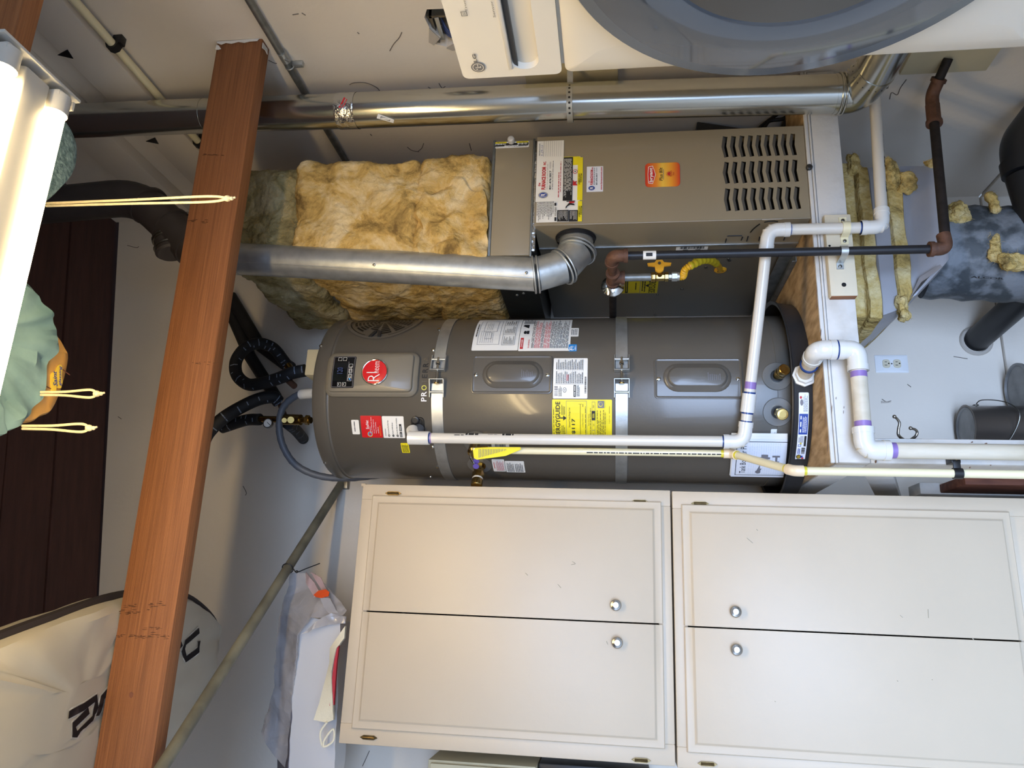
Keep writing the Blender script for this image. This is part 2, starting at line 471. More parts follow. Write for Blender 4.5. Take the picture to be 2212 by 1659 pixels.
def front(Y): return Plane((0, Y, 0), (1, 0, 0), (0, 0, 1))
def rloop(x0, y0, x1, y1, r, n=5, sub=6):
    """rounded rectangle as a closed loop with a fixed number of points"""
    r = max(1e-4, min(r, .499*(x1-x0), .499*(y1-y0))); o = []
    for cx, cy, a0 in ((x1-r, y1-r, 0), (x0+r, y1-r, 90), (x0+r, y0+r, 180), (x1-r, y0+r, 270)):
        c = [(cx+r*math.cos(math.radians(a0+90*k/n)), cy+r*math.sin(math.radians(a0+90*k/n))) for k in range(n+1)]
        if o:
            p, q = o[-1], c[0]; o += [(p[0]+(q[0]-p[0])*k/sub, p[1]+(q[1]-p[1])*k/sub) for k in range(1, sub)]
        o += c
    p, q = o[-1], o[0]; o += [(p[0]+(q[0]-p[0])*k/sub, p[1]+(q[1]-p[1])*k/sub) for k in range(1, sub)]
    return o
def raised(bm, fr, rect, prof, r):
    """stepped rounded plate: profile of (inset, height)"""
    x0, y0, x1, y1 = rect; rings = []
    for ins, h in prof:
        rings.append([bm.verts.new(fr.p(a, b, h)) for a, b in rloop(x0+ins, y0+ins, x1-ins, y1-ins, max(.001, r-ins))])
    n = len(rings[0])
    for q, w in zip(rings, rings[1:]):
        for k in range(n): bm.faces.new((q[k], q[(k+1) % n], w[(k+1) % n], w[k]))
    # close the top with a grid-like fan that follows the curved frame
    x0, y0, x1, y1 = x0+prof[-1][0], y0+prof[-1][0], x1-prof[-1][0], y1-prof[-1][0]
    last = rings[-1]; c = [bm.verts.new(fr.p(x0+(x1-x0)*t, (y0+y1)/2, prof[-1][1])) for t in (.15, .3, .5, .7, .85)]
    pts = rloop(x0, y0, x1, y1, max(.001, r-prof[-1][0]))
    ts = [.15, .3, .5, .7, .85]
    near = [min(range(5), key=lambda i: abs(x0+(x1-x0)*ts[i]-p[0])) for p in pts]
    for k in range(n):
        k2 = (k+1) % n; a, b = near[k], near[k2]
        bm.faces.new((last[k], last[k2], c[b])) if a == b else (bm.faces.new((last[k], last[k2], c[b])), bm.faces.new((last[k], c[b], c[a])) if abs(a-b) == 1 else None)
    return rings
def holed(bm, outer, holes, mp, depth, wall=True):
    """flat sheet with real openings; mp maps 2D and depth to 3D; opening edges run back by depth"""
    t = bmesh.new(); es = []
    for loop in [outer]+holes:
        vs = [t.verts.new((x, y, 0)) for x, y in loop]
        es += [t.edges.new((vs[k], vs[(k+1) % len(vs)])) for k in range(len(vs))]
    bmesh.ops.triangle_fill(t, edges=es, use_beauty=True, use_dissolve=False, normal=(0, 0, 1))
    for v in t.verts: v.co = mp(v.co.x, v.co.y, 0)
    merge(bm, t)
    if wall:
        for loop in [outer]+holes:
            a = [bm.verts.new(mp(x, y, 0)) for x, y in loop]; b = [bm.verts.new(mp(x, y, depth)) for x, y in loop]
            for k in range(len(a)): bm.faces.new((a[k], a[(k+1) % len(a)], b[(k+1) % len(a)], b[k]))
SIDE = lambda X: Plane((X, 0, 0), (0, -1, 0), (0, 0, 1))     # a face that looks towards -X
def rectX(x0, y0, x1, y1, X):
    a, b = at(x0, y0, X=X), at(x1, y1, X=X)
    return min(-a.y, -b.y), min(a.z, b.z), max(-a.y, -b.y), max(a.z, b.z)

# ------------------------------------------------------------------ the room
XW, YB, YF, XL = 1.634, 2.9, -2.9, -3.3        # right wall, back wall, garage door, left wall
def roofz(x): return 3.724+.154*(x-.019)
bm = new(); bx(bm, (XL-.1, YF-.1, -.1), (XW+.1, YB+.1, 0), 0); struct('floor', bm, 'floor')
bm = new(); hexa(bm, [(XL-.1, YB, .2), (XW+.1, YB, .2), (XW+.1, YB+.1, .2), (XL-.1, YB+.1, .2), (XL-.1, YB, roofz(XL)), (XW+.1, YB, roofz(XW)), (XW+.1, YB+.1, roofz(XW)), (XL-.1, YB+.1, roofz(XL))])
wb = struct('wall_back', bm, 'wall', smooth=False)
bm = new(); bx(bm, (XL, YB-.012, 0), (XW, YB+.1, .196), .004); struct('baseboard_back', bm, 'wall')
bm = new(); bx(bm, (XW-.012, YF, 0), (XW+.1, YB-.012, .196), .004); struct('baseboard_right', bm, 'wall')
# right wall with the ragged opening where a switch box was cut in
hole = [(1.735, 2.085), (1.73, 2.19), (1.76, 2.205), (1.80, 2.20), (1.845, 2.175), (1.87, 2.20), (1.885, 2.165), (1.862, 2.12), (1.89, 2.09), (1.86, 2.06), (1.80, 2.072)]
bm = new(); holed(bm, [(YF, .2), (YB, .2), (YB, roofz(XW)), (YF, roofz(XW))], [hole], lambda a, b, d: V((XW+d, a, b)), .1)
wr = struct('wall_right', bm, 'wall', smooth=False)
bm = new(); bx(bm, (XL-.1, YF, 0), (XL, YB, roofz(XL)), 0); struct('wall_left', bm, 'wall', smooth=False)
bm = new()
bx(bm, (XL, YF-.1, 2.25), (XW, YF, roofz(XL)+.2), 0); bx(bm, (XL, YF-.1, 0), (-3.05, YF, 2.25), 0); bx(bm, (1.25, YF-.1, 0), (XW, YF, 2.25), 0)
struct('wall_front', bm, 'wall', smooth=False)
# roof deck of wide stained planks, each a piece of the ceiling
bm = new(); hexa(bm, [(XL-.1, YF-.1, roofz(XL)+.03), (XW+.1, YF-.1, roofz(XW)+.03), (XW+.1, YB+.1, roofz(XW)+.03), (XL-.1, YB+.1, roofz(XL)+.03)]+[(x, y, z+.04) for x, y, z in ((XL-.1, YF-.1, roofz(XL)+.03), (XW+.1, YF-.1, roofz(XW)+.03), (XW+.1, YB+.1, roofz(XW)+.03), (XL-.1, YB+.1, roofz(XL)+.03))])
ceil = struct('ceiling', bm, 'roof', smooth=False)
y = YB; k = 0
while y > YF+.2:
    w = (.29, .24, .27)[k % 3]; d = .003*(k % 2)
    P('plank', ceil, 'roof', lambda b: hexa(b, [(XL, y-w+.004, roofz(XL)+d), (XW, y-w+.004, roofz(XW)+d), (XW, y-.004, roofz(XW)+d), (XL, y-.004, roofz(XL)+d), (XL, y-w+.004, roofz(XL)+.03), (XW, y-w+.004, roofz(XW)+.03), (XW, y-.004, roofz(XW)+.03), (XL, y-.004, roofz(XL)+.03)], .002, 1))
    y -= w; k += 1
# ledger along the top of the right wall
bm = new(); bx(bm, (XW-.022, .3, 3.235), (XW, YB, 3.395), .004); struct('trim_1', bm, 'wall')
bm = new(); bx(bm, (XW-.05, .3, 3.50), (XW, YB, 3.66), .004); struct('trim_2', bm, 'wall')
# scuffs and flakes on the right wall
def scuff(X, pts, w=.0016):
    bm = new(); tube(bm, [(X-.0005, p.y, p.z) for p in pts], w, 5); return bm
P('scuffs', wr, 'wall_mark', lambda b: [tube(b, spline([at(x, y, X=XW-.001) for x, y in q], 5), .0014, 5) for q in
  ([(755, 183), (765, 179), (790, 179), (812, 188), (820, 196)], [(925, 188), (931, 192)], [(948, 180), (955, 190), (962, 187)], [(868, 70), (862, 82), (850, 96), (842, 110)],
   [(772, 70), (776, 73)], [(632, 32), (645, 30)], [(652, 28), (660, 33)], [(580, 130), (592, 136), (598, 137)], [(800, 290), (803, 293)], [(915, 310), (911, 320), (903, 327)], [(1014, 310), (1018, 325)], [(880, 318), (890, 325), (905, 328)],
   [(1922, 214), (1926, 200), (1938, 205), (1945, 190), (1958, 172)])])
P('scuffs', wb, 'wall_mark', lambda b: [tube(b, spline([at(x, y, Y=YB-.001) for x, y in q], 5), .0014, 5) for q in
  ([(525, 1050), (532, 1064), (530, 1070)], [(1905, 862), (1915, 868), (1925, 866)], [(1960, 830), (1968, 836)], [(2060, 770), (2090, 775)], [(798, 1622), (790, 1640), (783, 1655)], [(255, 900), (262, 905)], [(275, 530), (295, 535), (300, 532)])])
P('torn_patch', wb, 'torn', lambda b: plate(b, [at(x, y, Y=YB) for x, y in ((1903, 866), (1903, 871), (1925, 870))], .002, (0, -1, 0)))

# ------------------------------------------------------------------ timbers overhead
def joist(name, y0, y1, z0, z1, x0, x1, yl, label):
    bm = new()
    hexa(bm, [(x0, y0+yl, z0), (x1, y0, z0), (x1, y1, z0), (x0, y1+yl, z0), (x0, y0+yl, z1), (x1, y0, z1), (x1, y1, z1), (x0, y1+yl, z1)], .003, 2)
    return tag(obj(name, bm, 'joist'), label, 'beam')
j1 = joist('ceiling_joist', 1.803, 1.853, 2.728, 2.876, -2.2, XW+.03, .035, 'reddish timber joist crossing above the water heater into the right wall')
P('paint_chip', j1, 'paint_chip', lambda b: [plate(b, [at(x, y, Y=1.8015) for x, y in q], .002, (0, -1, 0)) for q in
  ([(468, 91), (480, 90), (500, 89), (520, 87), (545, 85), (560, 84), (556, 89), (540, 90), (528, 93), (515, 91), (500, 95), (488, 93), (478, 97), (470, 94)], [(468, 98), (473, 99), (478, 106), (472, 108), (466, 108)])])
P('paint_chip', j1, 'paint_chip', lambda b: [plate(b, [at(x, y, Z=2.7265) for x, y in q], .002, (0, 0, -1)) for q in
  ([(567, 92), (577, 106), (577, 118), (572, 108), (566, 104)],)])
rs_ = random.Random(4); bm = new()
for x0, x1, yc, dy, n in ((250, 362, 1374, 2.5, 40), (258, 300, 1323, 3.5, 18), (318, 360, 1306, 5, 16), (262, 300, 1310, 2, 10), (300, 350, 1357, 1.5, 9), (410, 470, 785, 1.5, 10), (405, 450, 480, 2, 10), (430, 500, 338, 1, 10)):
    for _ in range(n):
        x, y, w, h = rs_.uniform(x0, x1), yc+rs_.gauss(0, dy), rs_.uniform(2, 7), rs_.uniform(.6, 1.6)
        p = [at(x+w*a+rs_.gauss(0, .3), y+h*c+rs_.gauss(0, .3), Y=1.815) for a, c in ((-1, 0), (-.3, -.8), (.6, -.5), (1, .1), (.2, .9), (-.6, .5))]
        for q in p: q.y = 1.8385-(q.x+2.2)/(XW+.03+2.2)*.035-.0006
        bm.faces.new([bm.verts.new(q) for q in p])
obj('stains', bm, 'joist_knot', j1)['kind'] = 'stuff'
bm = new(); p = [at(283+5*math.cos(a)+a*.2, 1501+6.5*math.sin(a), Y=1.82) for a in [2*PI*k/14 for k in range(14)]]
for q in p: q.y = 1.8385-(q.x+2.2)/(XW+.03+2.2)*.035-.0009
bm.faces.new([bm.verts.new(q) for q in p]); obj('knot', bm, 'redwood', j1)
joist('ceiling_joist', .998, 1.04, 2.728, 2.876, -2.2, XW+.03, 0, 'dark timber joist that the fluorescent light hangs from')

# ------------------------------------------------------------------ fluorescent light
fl = thing('fluorescent_light', (.25, .99, 2.66), 'white two-tube fluorescent strip light fixed under the dark timber joist', 'ceiling light')
FX0, FX1 = -.36, .868
P('housing', fl, 'fixture', lambda b: bx(b, (FX0, .905, 2.692), (FX1, 1.085, 2.727), .003))
P('ballast_cover', fl, 'fixture', lambda b: hexa(b, [(FX0, .950, 2.692), (FX1-.02, .950, 2.692), (FX1-.02, 1.030, 2.692), (FX0, 1.030, 2.692), (FX0, .962, 2.648), (FX1-.02, .962, 2.648), (FX1-.02, 1.018, 2.648), (FX0, 1.018, 2.648)], .004))
for ex, sg in ((FX1, 1), (FX0, -1)):
    P('end_plate', fl, 'fixture', lambda b: (bx(b, (ex-.003, .902, 2.645), (ex+.003, 1.088, 2.73), .001), bx(b, (min(ex, ex-sg*.02), 1.083, 2.655), (max(ex, ex-sg*.02), 1.088, 2.715), .001), bx(b, (min(ex, ex-sg*.02), .902, 2.655), (max(ex, ex-sg*.02), .907, 2.715), .001)))
for yy in (.928, 1.048):
    P('lamp_tube', fl, 'tube', lambda b: tube(b, [(FX0+.05, yy, 2.656), (FX1-.05, yy, 2.656)], .0178, 20))
    for ex, sg in ((FX1, 1), (FX0, -1)):
        P('lamp_holder', fl, 'fixture', lambda b: (tube(b, [(ex-sg*.055, yy, 2.656), (ex-sg*.018, yy, 2.656)], .0212, 20), bx(b, (min(ex-sg*.03, ex-sg*.012), yy-.018, 2.640), (max(ex-sg*.03, ex-sg*.012), yy+.018, 2.692), .006)))

# ------------------------------------------------------------------ on the joists: surfboards and foil board bag
def puffy(bm, poly, z0, th, wob=.0, fr=6, seed=0, rings=((1, .5), (.985, .25), (.955, .08), (.88, .01), (.7, 0), (.45, 0), (.2, 0))):
    """soft flat body seen from below: outline (x, y) with a rounded edge, belly at z0"""
    n = len(poly); cx = sum(p[0] for p in poly)/n; cy = sum(p[1] for p in poly)/n; prev = None; allr = []
    seq = [(s, z0+th*h, -1) for s, h in reversed(rings)]+[(s, z0+th*(1-h*.9), 1) for s, h in rings[1:]]
    for s, z, sg in seq:
        row = []
        for x, y in poly:
            q = V((cx+(x-cx)*s, cy+(y-cy)*s, z))
            q.z += wob*noise.noise(V((q.x*fr, q.y*fr*2.2, seed)))+wob*.6*noise.noise(V((q.x*fr*2.6+q.y*3, q.y*fr, seed+5)))
            row.append(bm.verts.new(q))
        allr.append(row)
    for q, w in zip(allr, allr[1:]):
        for k in range(n): bm.faces.new((q[k], q[(k+1) % n], w[(k+1) % n], w[k]))
    bm.faces.new(allr[0][::-1]); bm.faces.new(allr[-1])
    bmesh.ops.recalc_face_normals(bm, faces=bm.faces[:])
def closed(pts, seg=6):
    q = [V((p[0], p[1], 0)) for p in pts]; n = len(q); out = []
    for i in range(n):
        a, b, c, d = q[i-1], q[i], q[(i+1) % n], q[(i+2) % n]
        for k in range(seg):
            t = k/seg; v = .5*((2*b)+(c-a)*t+(2*a-5*b+4*c-d)*t*t+(3*b-a-3*c+d)*t**3); out.append((v.x, v.y))
    return out
ZB = 2.885
A = lambda x, y, z=ZB: (lambda p: (p.x, p.y))(at(x, y, Z=z))
s2 = thing('surfboard', (.8, 1.2, ZB), 'round-ended surfboard in a fuzzy teal sock behind the lamp end', 'surfboard')
P('sock', s2, 'sock_fuzzy', lambda b: puffy(b, closed([A(142, 245), A(170, 290), A(180, 332), A(172, 378), A(140, 416), A(98, 446), (.74, 1.22), (.71, .95), (.71, .35), (.95, .35), (1.06, .9), (1.06, 1.22)]), ZB, .07, .003, 20))
def loop_rope(b, p0, z1, sway=.006, knot=True):
    p0 = V(p0); e = V((p0.x, p0.y, z1))
    for s in (-1, 1):
        sd = RIGHT*s
        tube(b, spline([p0+sd*.003, p0.lerp(e, .45)+sd*.004, p0.lerp(e, .8)+sd*sway, p0.lerp(e, .93)+sd*sway*.9, e+sd*.001], 5), .0028, 8)
    ball(b, e, .007, (1, 1, 1.2)); ball(b, e+V((0, 0, -.010)), .0045); tube(b, [e, e+V((.002, 0, -.018))], .0022, 6)
p = at(100, 442, Z=2.91)
zr = lambda x, y, q: (lambda d: EYE.z+d.z*(q.y-EYE.y)/d.y)(RIGHT*(829.5-y)+DOWN*(x-1106.0)+FWD*FPX)
P('drawstring', s2, 'rope', lambda b: loop_rope(b, p, zr(490, 436, p)))
s1 = thing('surfboard', (.4, 1.2, ZB), 'tan surfboard poking out of a bunched teal cloth sock with hanging cords', 'surfboard')
tip = [A(120, 722, ZB+.02), A(137, 728, ZB+.02), A(152, 752, ZB+.02), A(160, 776, ZB+.02), A(146, 838, ZB+.02), A(125, 888, ZB+.02), A(100, 902, ZB+.02), A(62, 916, ZB+.02)]
P('deck', s1, 'board_tan', lambda b: puffy(b, closed(tip+[(.30, 1.25), (.24, .9), (.24, .4), (.62, .4), (.64, .9), (.58, 1.3)], 4), ZB+.02, .055))
P('sock', s1, 'sock', lambda b: puffy(b, closed([A(60, 598), A(100, 655), A(128, 690), A(139, 712), A(131, 745), A(118, 782), A(104, 850), A(86, 885), A(60, 916), A(30, 936), A(-10, 948), (.22, 1.0), (.2, .4), (.68, .4), (.68, 1.0)]), ZB-.005, .10, .020, 15, 3))
def onz(pts, z): return [at(x, y, Z=z) for x, y in pts]
dk = s1.children[0]
P('logo_patch', dk, 'sun_yellow', lambda b: plate(b, onz([(109, 838), (108, 810), (110, 806), (118, 802), (122, 792), (126, 788), (131, 788), (134, 795), (132, 812), (134, 826), (131, 838), (126, 839), (121, 836), (120, 845), (114, 849), (110, 846)], ZB+.0205), .0015, (0, 0, -1)))
def zlogo():
    """script lettering along the board end"""
    for s, (x0, y0), (x1, y1), hgt, sh in (('Saint', (120, 835), (118, 801), 9, .3), ('glassing', (130, 834), (131, 790), 7, .3)):
        v, f, a = text_mesh(s, .015, sh); pts = []
        for tx, ty in v:
            px_, py_ = x0+(x1-x0)*tx-(ty-.5)*hgt, y0+(y1-y0)*tx
            pts.append(at(px_, py_, Z=ZB+.0170)-V(rootloc(dk)))
        me = bpy.data.meshes.new('lettering'); me.from_pydata(pts, [], f); me.materials.append(M['ink_blue'])
        o = bpy.data.objects.new('lettering', me); COL.objects.link(o); o.parent = dk
zlogo()
P('stringer', dk, 'redwood', lambda b: tube(b, onz([(95, 832), (110, 840)], ZB+.0195), .0012, 5))
P('stringer', dk, 'redwood', lambda b: tube(b, onz([(135, 798), (151, 810)], ZB+.0195), .0012, 5))
for (x0, y0), (x1, y1) in (((88, 850), (208, 855)), ((48, 923), (192, 926))):
    p = at(x0, y0, Z=2.88); P('drawstring', s1, 'rope', lambda b: loop_rope(b, p, zr(x1, y1, p), .008))
# foil board bag lying across the joists
wb_out = closed([A(-60, 1420), A(0, 1392), A(120, 1345), A(250, 1298), A(330, 1283), A(400, 1283), A(445, 1302), A(485, 1345), A(489, 1392), A(470, 1455), A(430, 1545), A(360, 1662), A(300, 1760), (-.76, 1.6), (-.72, .95), (-.45, .72), (-.2, .85), (-.13, 1.2)], 5)
bag = thing('board_bag', (-.35, 1.6, ZB), 'large grey padded board bag with black edging lying across the joists', 'bag')
P('bag_body', bag, 'bag_gray', lambda b: puffy(b, wb_out, ZB-.006, .13, .013, 9, 8))
P('edging', bag, 'bag_trim', lambda b: tube(b, [V((x, y, ZB+.040)) for x, y in wb_out+wb_out[:1]], .013, 8))
bb = bag.children[0]
def stroke(b, pts, w, z):
    pts = [at(x, y, Z=z) for x, y in pts]; L = []; R = []
    for i, p in enumerate(pts):
        t = (pts[min(i+1, len(pts)-1)]-pts[max(0, i-1)]).normalized(); s = V((-t.y, t.x, 0))*w/2
        L.append(p+s); R.append(p-s)
    plate(b, L+R[::-1], .002, (0, 0, -1))
ZT = ZB-.013
bag_letters = [[(152, 1545), (186, 1527), (212, 1508), (211, 1530), (206, 1552), (172, 1586), (165, 1586), (164, 1566), (196, 1535)],
    [(217, 1547), (226, 1507), (250, 1480)],
    [(372, 1438), (384, 1406), (394, 1390)],
    [(432, 1362), (402, 1388), (399, 1405), (405, 1424), (432, 1404), (434, 1385)]]        # a, r and the last two letters; the joist hides the rest
def drape_up(b, o, off):
    base = rootloc(o); tr = BVHTree.FromPolygons([v.co+base for v in o.data.vertices], [tuple(p.vertices) for p in o.data.polygons])
    bmesh.ops.subdivide_edges(b, edges=[e for e in b.edges if e.calc_length() > .03], cuts=3)
    bmesh.ops.triangulate(b, faces=b.faces[:])
    for v in b.verts:
        h = tr.ray_cast(V((v.co.x, v.co.y, v.co.z-.3)), V((0, 0, 1)))[0]
        if h: v.co.z = h.z-off-(ZT-v.co.z)*0
for l in bag_letters:
    P('letter_edge', bb, 'paper', lambda b: (stroke(b, l, .025, ZT), drape_up(b, bb, .0012)))
    P('letter', bb, 'bag_trim', lambda b: (stroke(b, l, .0175, ZT), drape_up(b, bb, .0026)))

# grey pole from the back wall, and what is tied to it
pa, pb = at(737, 1045, Y=2.88), at(345, 1665, Z=2.700)
pole = thing('pole', pa, 'weathered grey pole sloping from the back wall to under the joist', 'pole')
P('shaft', pole, 'pole', lambda b: tube(b, [pa, pa.lerp(pb, .5), pb+(pb-pa)*.3], .016, 14))
P('wall_bracket', pole, 'steel', lambda b: (bx(b, (pa.x-.02, YB-.03, pa.z-.03), (pa.x+.02, YB, pa.z+.01), .003), ball(b, (pa.x+.02, YB-.01, pa.z-.05), .007)))
zf = min((k/400 for k in range(401)), key=lambda k: abs(proj(pa.lerp(pb, k))[1]-1228))
zc = pa.lerp(pb, zf); zd = (pb-pa).normalized()
def ring(b, c, ax, R, r, n=20):
    a = V(ax).normalized(); u = a.orthogonal().normalized(); w = a.cross(u)
    tube(b, [V(c)+u*R*math.cos(2*PI*k/n)+w*R*math.sin(2*PI*k/n) for k in range(n+1)], r, 6)
tag(P('cable_tie', None, 'black', lambda b: (ring(b, zc, zd, .0185, .0018), tube(b, spline([at(x, y, Y=zc.y-.012) for x, y in ((634, 1229), (641, 1236), (662, 1228), (691, 1217))], 4), .0018, 6), ball(b, at(641, 1235, Y=zc.y-.012), .005))), 'black cable tie looped round the grey pole', 'cable tie')

# ------------------------------------------------------------------ white cabinets
YC = 2.35
def cabinet(name, X0, X1, z0, z1, label, doors, hinges, knobs):
    c = thing(name, ((X0+X1)/2, 2.6, z0), label, 'cabinet', 'white wall cabinets')
    P('carcass', c, 'cab_box', lambda b: (bx(b, (X0, YC+.019, z0), (X0+.018, YB-.015, z1), .002), bx(b, (X1-.018, YC+.019, z0), (X1, YB-.015, z1), .002), bx(b, (X0+.018, YC+.019, z0), (X1-.018, YB-.015, z0+.018), .002), bx(b, (X0+.018, YC+.019, z1-.018), (X1-.018, YB-.015, z1), .002), bx(b, (X0+.018, YB-.022, z0+.018), (X1-.018, YB-.016, z1-.018), 0)))
    d0, d2, dl, dh = doors[0]+.012, doors[2]-.012, doors[3]+.012, doors[4]-.012
    P('face_frame', c, 'cab_box', lambda b: (bx(b, (X0, YC, z0), (d0, YC+.019, z1), .003), bx(b, (d2, YC, z0), (X1, YC+.019, z1), .003), bx(b, (d0-.001, YC+.0002, z0), (d2+.001, YC+.019, dl), .003), bx(b, (d0-.001, YC+.0002, dh), (d2+.001, YC+.019, z1), .003)))
    mid = doors[1]
    fr = front(YC)
    out = []
    for i, (a0, a1) in enumerate(((doors[0], mid-.0022), (mid+.0022, doors[2]))):
        def door(b):
            e = .028; lo, hi = doors[3], doors[4]
            # thick lipped door, the border routed on three sides only
            L0, L1 = (0, 1) if i == 0 else (1, 0)
            rings = [[(a0, lo), (a1, lo), (a1, hi), (a0, hi)]]
            def rr(ins, h):
                l = a0+ins if i == 0 else a0; r = a1 if i == 0 else a1-ins
                return [fr.p(l, lo+ins, h), fr.p(r, lo+ins, h), fr.p(r, hi-ins, h), fr.p(l, hi-ins, h)]
            R = [rr(0, -.002), rr(0, .009), rr(.003, .012), rr(e*.72, .0135), rr(e*.85, .016), rr(e, .0215), rr(e+.001, .022)]
            vs = [[b.verts.new(p) for p in q] for q in R]
            for q, w in zip(vs, vs[1:]):
                for k in range(4): b.faces.new((q[k], q[(k+1) % 4], w[(k+1) % 4], w[k]))
            b.faces.new(vs[-1])
        d = P('door', c, 'cab_box', door)
        out.append(d)
        kx, kz = knobs[i]
        P('knob', d, 'nickel', lambda b: lathe(b, (kx, YC-.021, kz), (0, -1, 0), [(.0, 0), (.008, 0), (.006, .009), (.007, .012), (.0155, .016), (.0165, .019), (.0145, .0225), (.008, .0245), (0, .025)], 24))
        for hx, hz in hinges[i]:
            P('hinge', d, 'bronze', lambda b: (plate(b, [(hx-.006, YC-.001, hz-.016), (hx, YC-.001, hz-.027), (hx+.006, YC-.001, hz-.016), (hx+.006, YC-.001, hz+.016), (hx, YC-.001, hz+.027), (hx-.006, YC-.001, hz+.016)], .0035, (0, -1, 0)), tube(b, [(hx, YC-.007, hz-.018), (hx, YC-.007, hz+.018)], .0036, 8)))
    return c, out
q = lambda x, y: (lambda p: (p.x, p.z))(at(x, y, Y=YC))
XR = q(1200, 1054)[0]; XLc = q(1200, 1638)[0]
ZT1, ZS, = q(785, 1038)[1], q(1450, 1062)[1]
md = q(1200, 1338)[0]
uc, ud = cabinet('cabinet', XLc, XR, ZS+.003, ZT1, 'white two-door cabinet hung left of the water heater, knobs low on its doors',
   (q(1300, 1608)[0], md, q(1300, 1082)[0], q(1430, 1200)[1], q(795, 1200)[1]),
   (((q(797, 1593)), q(1385, 1642)), (q(850, 1066), q(1382, 1084))), (q(1333, 1387), q(1330, 1307)))
lc, ld = cabinet('cabinet', XLc-.003, XR-.002, .10, ZS-.002, 'white two-door cabinet standing below the upper one, knobs high on its doors',
   (q(1600, 1632)[0], md-.003, q(1900, 1100)[0], q(2190, 1200)[1], q(1474, 1200)[1]),
   ((q(1528, 1650), (q(1528, 1650)[0], q(2120, 1110)[1])), (q(1512, 1088), q(2120, 1110))), (q(1587, 1402), q(1585, 1321)))
P('plinth', lc, 'cab_box', lambda b: bx(b, (XLc+.02, YC+.06, 0), (XR-.02, YB-.02, .102), .002))
P('grime', uc, 'cab_grime', lambda b: [tube(b, spline([at(x, y, Y=YC-.0225) for x, y in s], 4), .0011, 5) for s in ([(1135, 1238), (1140, 1243)], [(1205, 1262), (1212, 1270)], [(1236, 1213), (1243, 1218), (1234, 1220)], [(1310, 1385), (1313, 1392)])])
P('grime', lc, 'cab_grime', lambda b: [tube(b, spline([at(x, y, Y=YC-.0225) for x, y in s], 4), .0011, 5) for s in ([(1634, 1143), (1637, 1146)], [(1613, 1162), (1626, 1173)], [(1944, 1329), (1950, 1334)], [(2005, 1316), (2006, 1335)], [(2013, 1468), (2015, 1469)], [(1938, 1470), (1940, 1472)], [(1673, 1515), (1676, 1516)], [(2100, 1378), (2104, 1383)])])
P('wood_stop', uc, 'cab_box', lambda b: bx(b, (XR-.005, YC+.02, ZT1-.002), (XR+.006, YC+.06, ZT1+.014), .003))
# breaker box and black case left of the cabinets
bxx = at(925, 1640, Y=2.62); bxb = at(1158, 1655, Y=2.62)
br = thing('breaker_box', (bxx.x-.12, 2.7, bxb.z), 'cream metal box on the wall left of the upper cabinet', 'electrical box')
P('enclosure', br, 'cream_wood', lambda b: bx(b, (bxx.x-.34, 2.62, bxb.z), (bxx.x, YB, bxx.z), .004))
P('cover', br, 'cream_wood', lambda b: bx(b, (bxx.x-.33, 2.606, bxb.z+.01), (bxx.x-.008, 2.62, bxx.z-.01), .004))
tag(P('wall_panel', None, 'black_plastic', lambda b: (bx(b, (bxx.x-.34, 2.66, bxb.z-.36), (bxx.x+.005, YB, bxb.z-.004), .006), bx(b, (bxx.x-.30, 2.652, bxb.z-.32), (bxx.x-.04, 2.66, bxb.z-.05), .004))), 'black case on the wall below the cream metal box', 'case')

# wrapped carton on top of the cabinet, with its plastic, and the tote beside it
cw = thing('wrapped_carton', (-.25, 2.6, ZT1), 'bulky carton wrapped in white and clear plastic on top of the cabinet', 'carton')
k = lambda x, y, Y: at(x, y, Y=Y)
YW = 2.42
c_in = [k(735, 1345, YW), k(722, 1659, YW), k(705, 1760, YW), k(610, 1760, YW+.02), k(622, 1659, YW+.02), k(640, 1372, YW+.02), k(672, 1335, YW+.02)]
def wrinkle(b, amp, fr, seed, cuts=9):
    bmesh.ops.subdivide_edges(b, edges=[e for e in b.edges if e.calc_length() > .04], cuts=cuts, use_grid_fill=True)
    bmesh.ops.triangulate(b, faces=b.faces[:])
    bmesh.ops.subdivide_edges(b, edges=[e for e in b.edges if e.calc_length() > .03], cuts=2)
    for v in b.verts:
        d = noise.noise(v.co*fr+V((seed, 0, 0)))+.5*noise.noise(V((v.co.x*fr*4, v.co.y*fr, v.co.z*fr*1.5))+V((seed, 2, 1)))
        v.co += V((d*.4, -d, d*.4))*amp
P('carton_front', cw, 'plastic_white', lambda b: (plate(b, c_in, .10, (0, 1, 0)), wrinkle(b, .006, 9, 2)))
c_bk = [k(640, 1372, YW+.02), k(622, 1659, YW+.02), k(610, 1760, YW+.02), k(585, 1760, YW+.22), k(596, 1659, YW+.22), k(600, 1560, YW+.22), k(606, 1330, YW+.22), k(640, 1345, YW+.12)]
P('carton_top', cw, 'pack_shaded', lambda b: (plate(b, c_bk, .16, (.05, .6, -.5)), wrinkle(b, .006, 7, 5)))
film = [k(628, 1238, YW+.06), k(600, 1345, YW+.06), k(590, 1500, YW+.06), k(572, 1545, YW+.10), k(566, 1580, YW+.10), k(575, 1608, YW+.08), k(598, 1640, YW+.06), k(620, 1665, YW+.05), k(640, 1372, YW-.02), k(672, 1335, YW-.02), k(742, 1330, YW-.01), k(748, 1318, YW), k(735, 1300, YW+.02), k(700, 1262, YW+.05), k(680, 1240, YW+.06)]
P('plastic_wrap', cw, 'film', lambda b: (plate(b, film, .012, (0, 1, 0)), wrinkle(b, .010, 11, 9), bmesh.ops.subdivide_edges(b, edges=[e for e in b.edges if e.calc_length() > .012], cuts=2), wrinkle(b, .003, 34, 4, 1)))
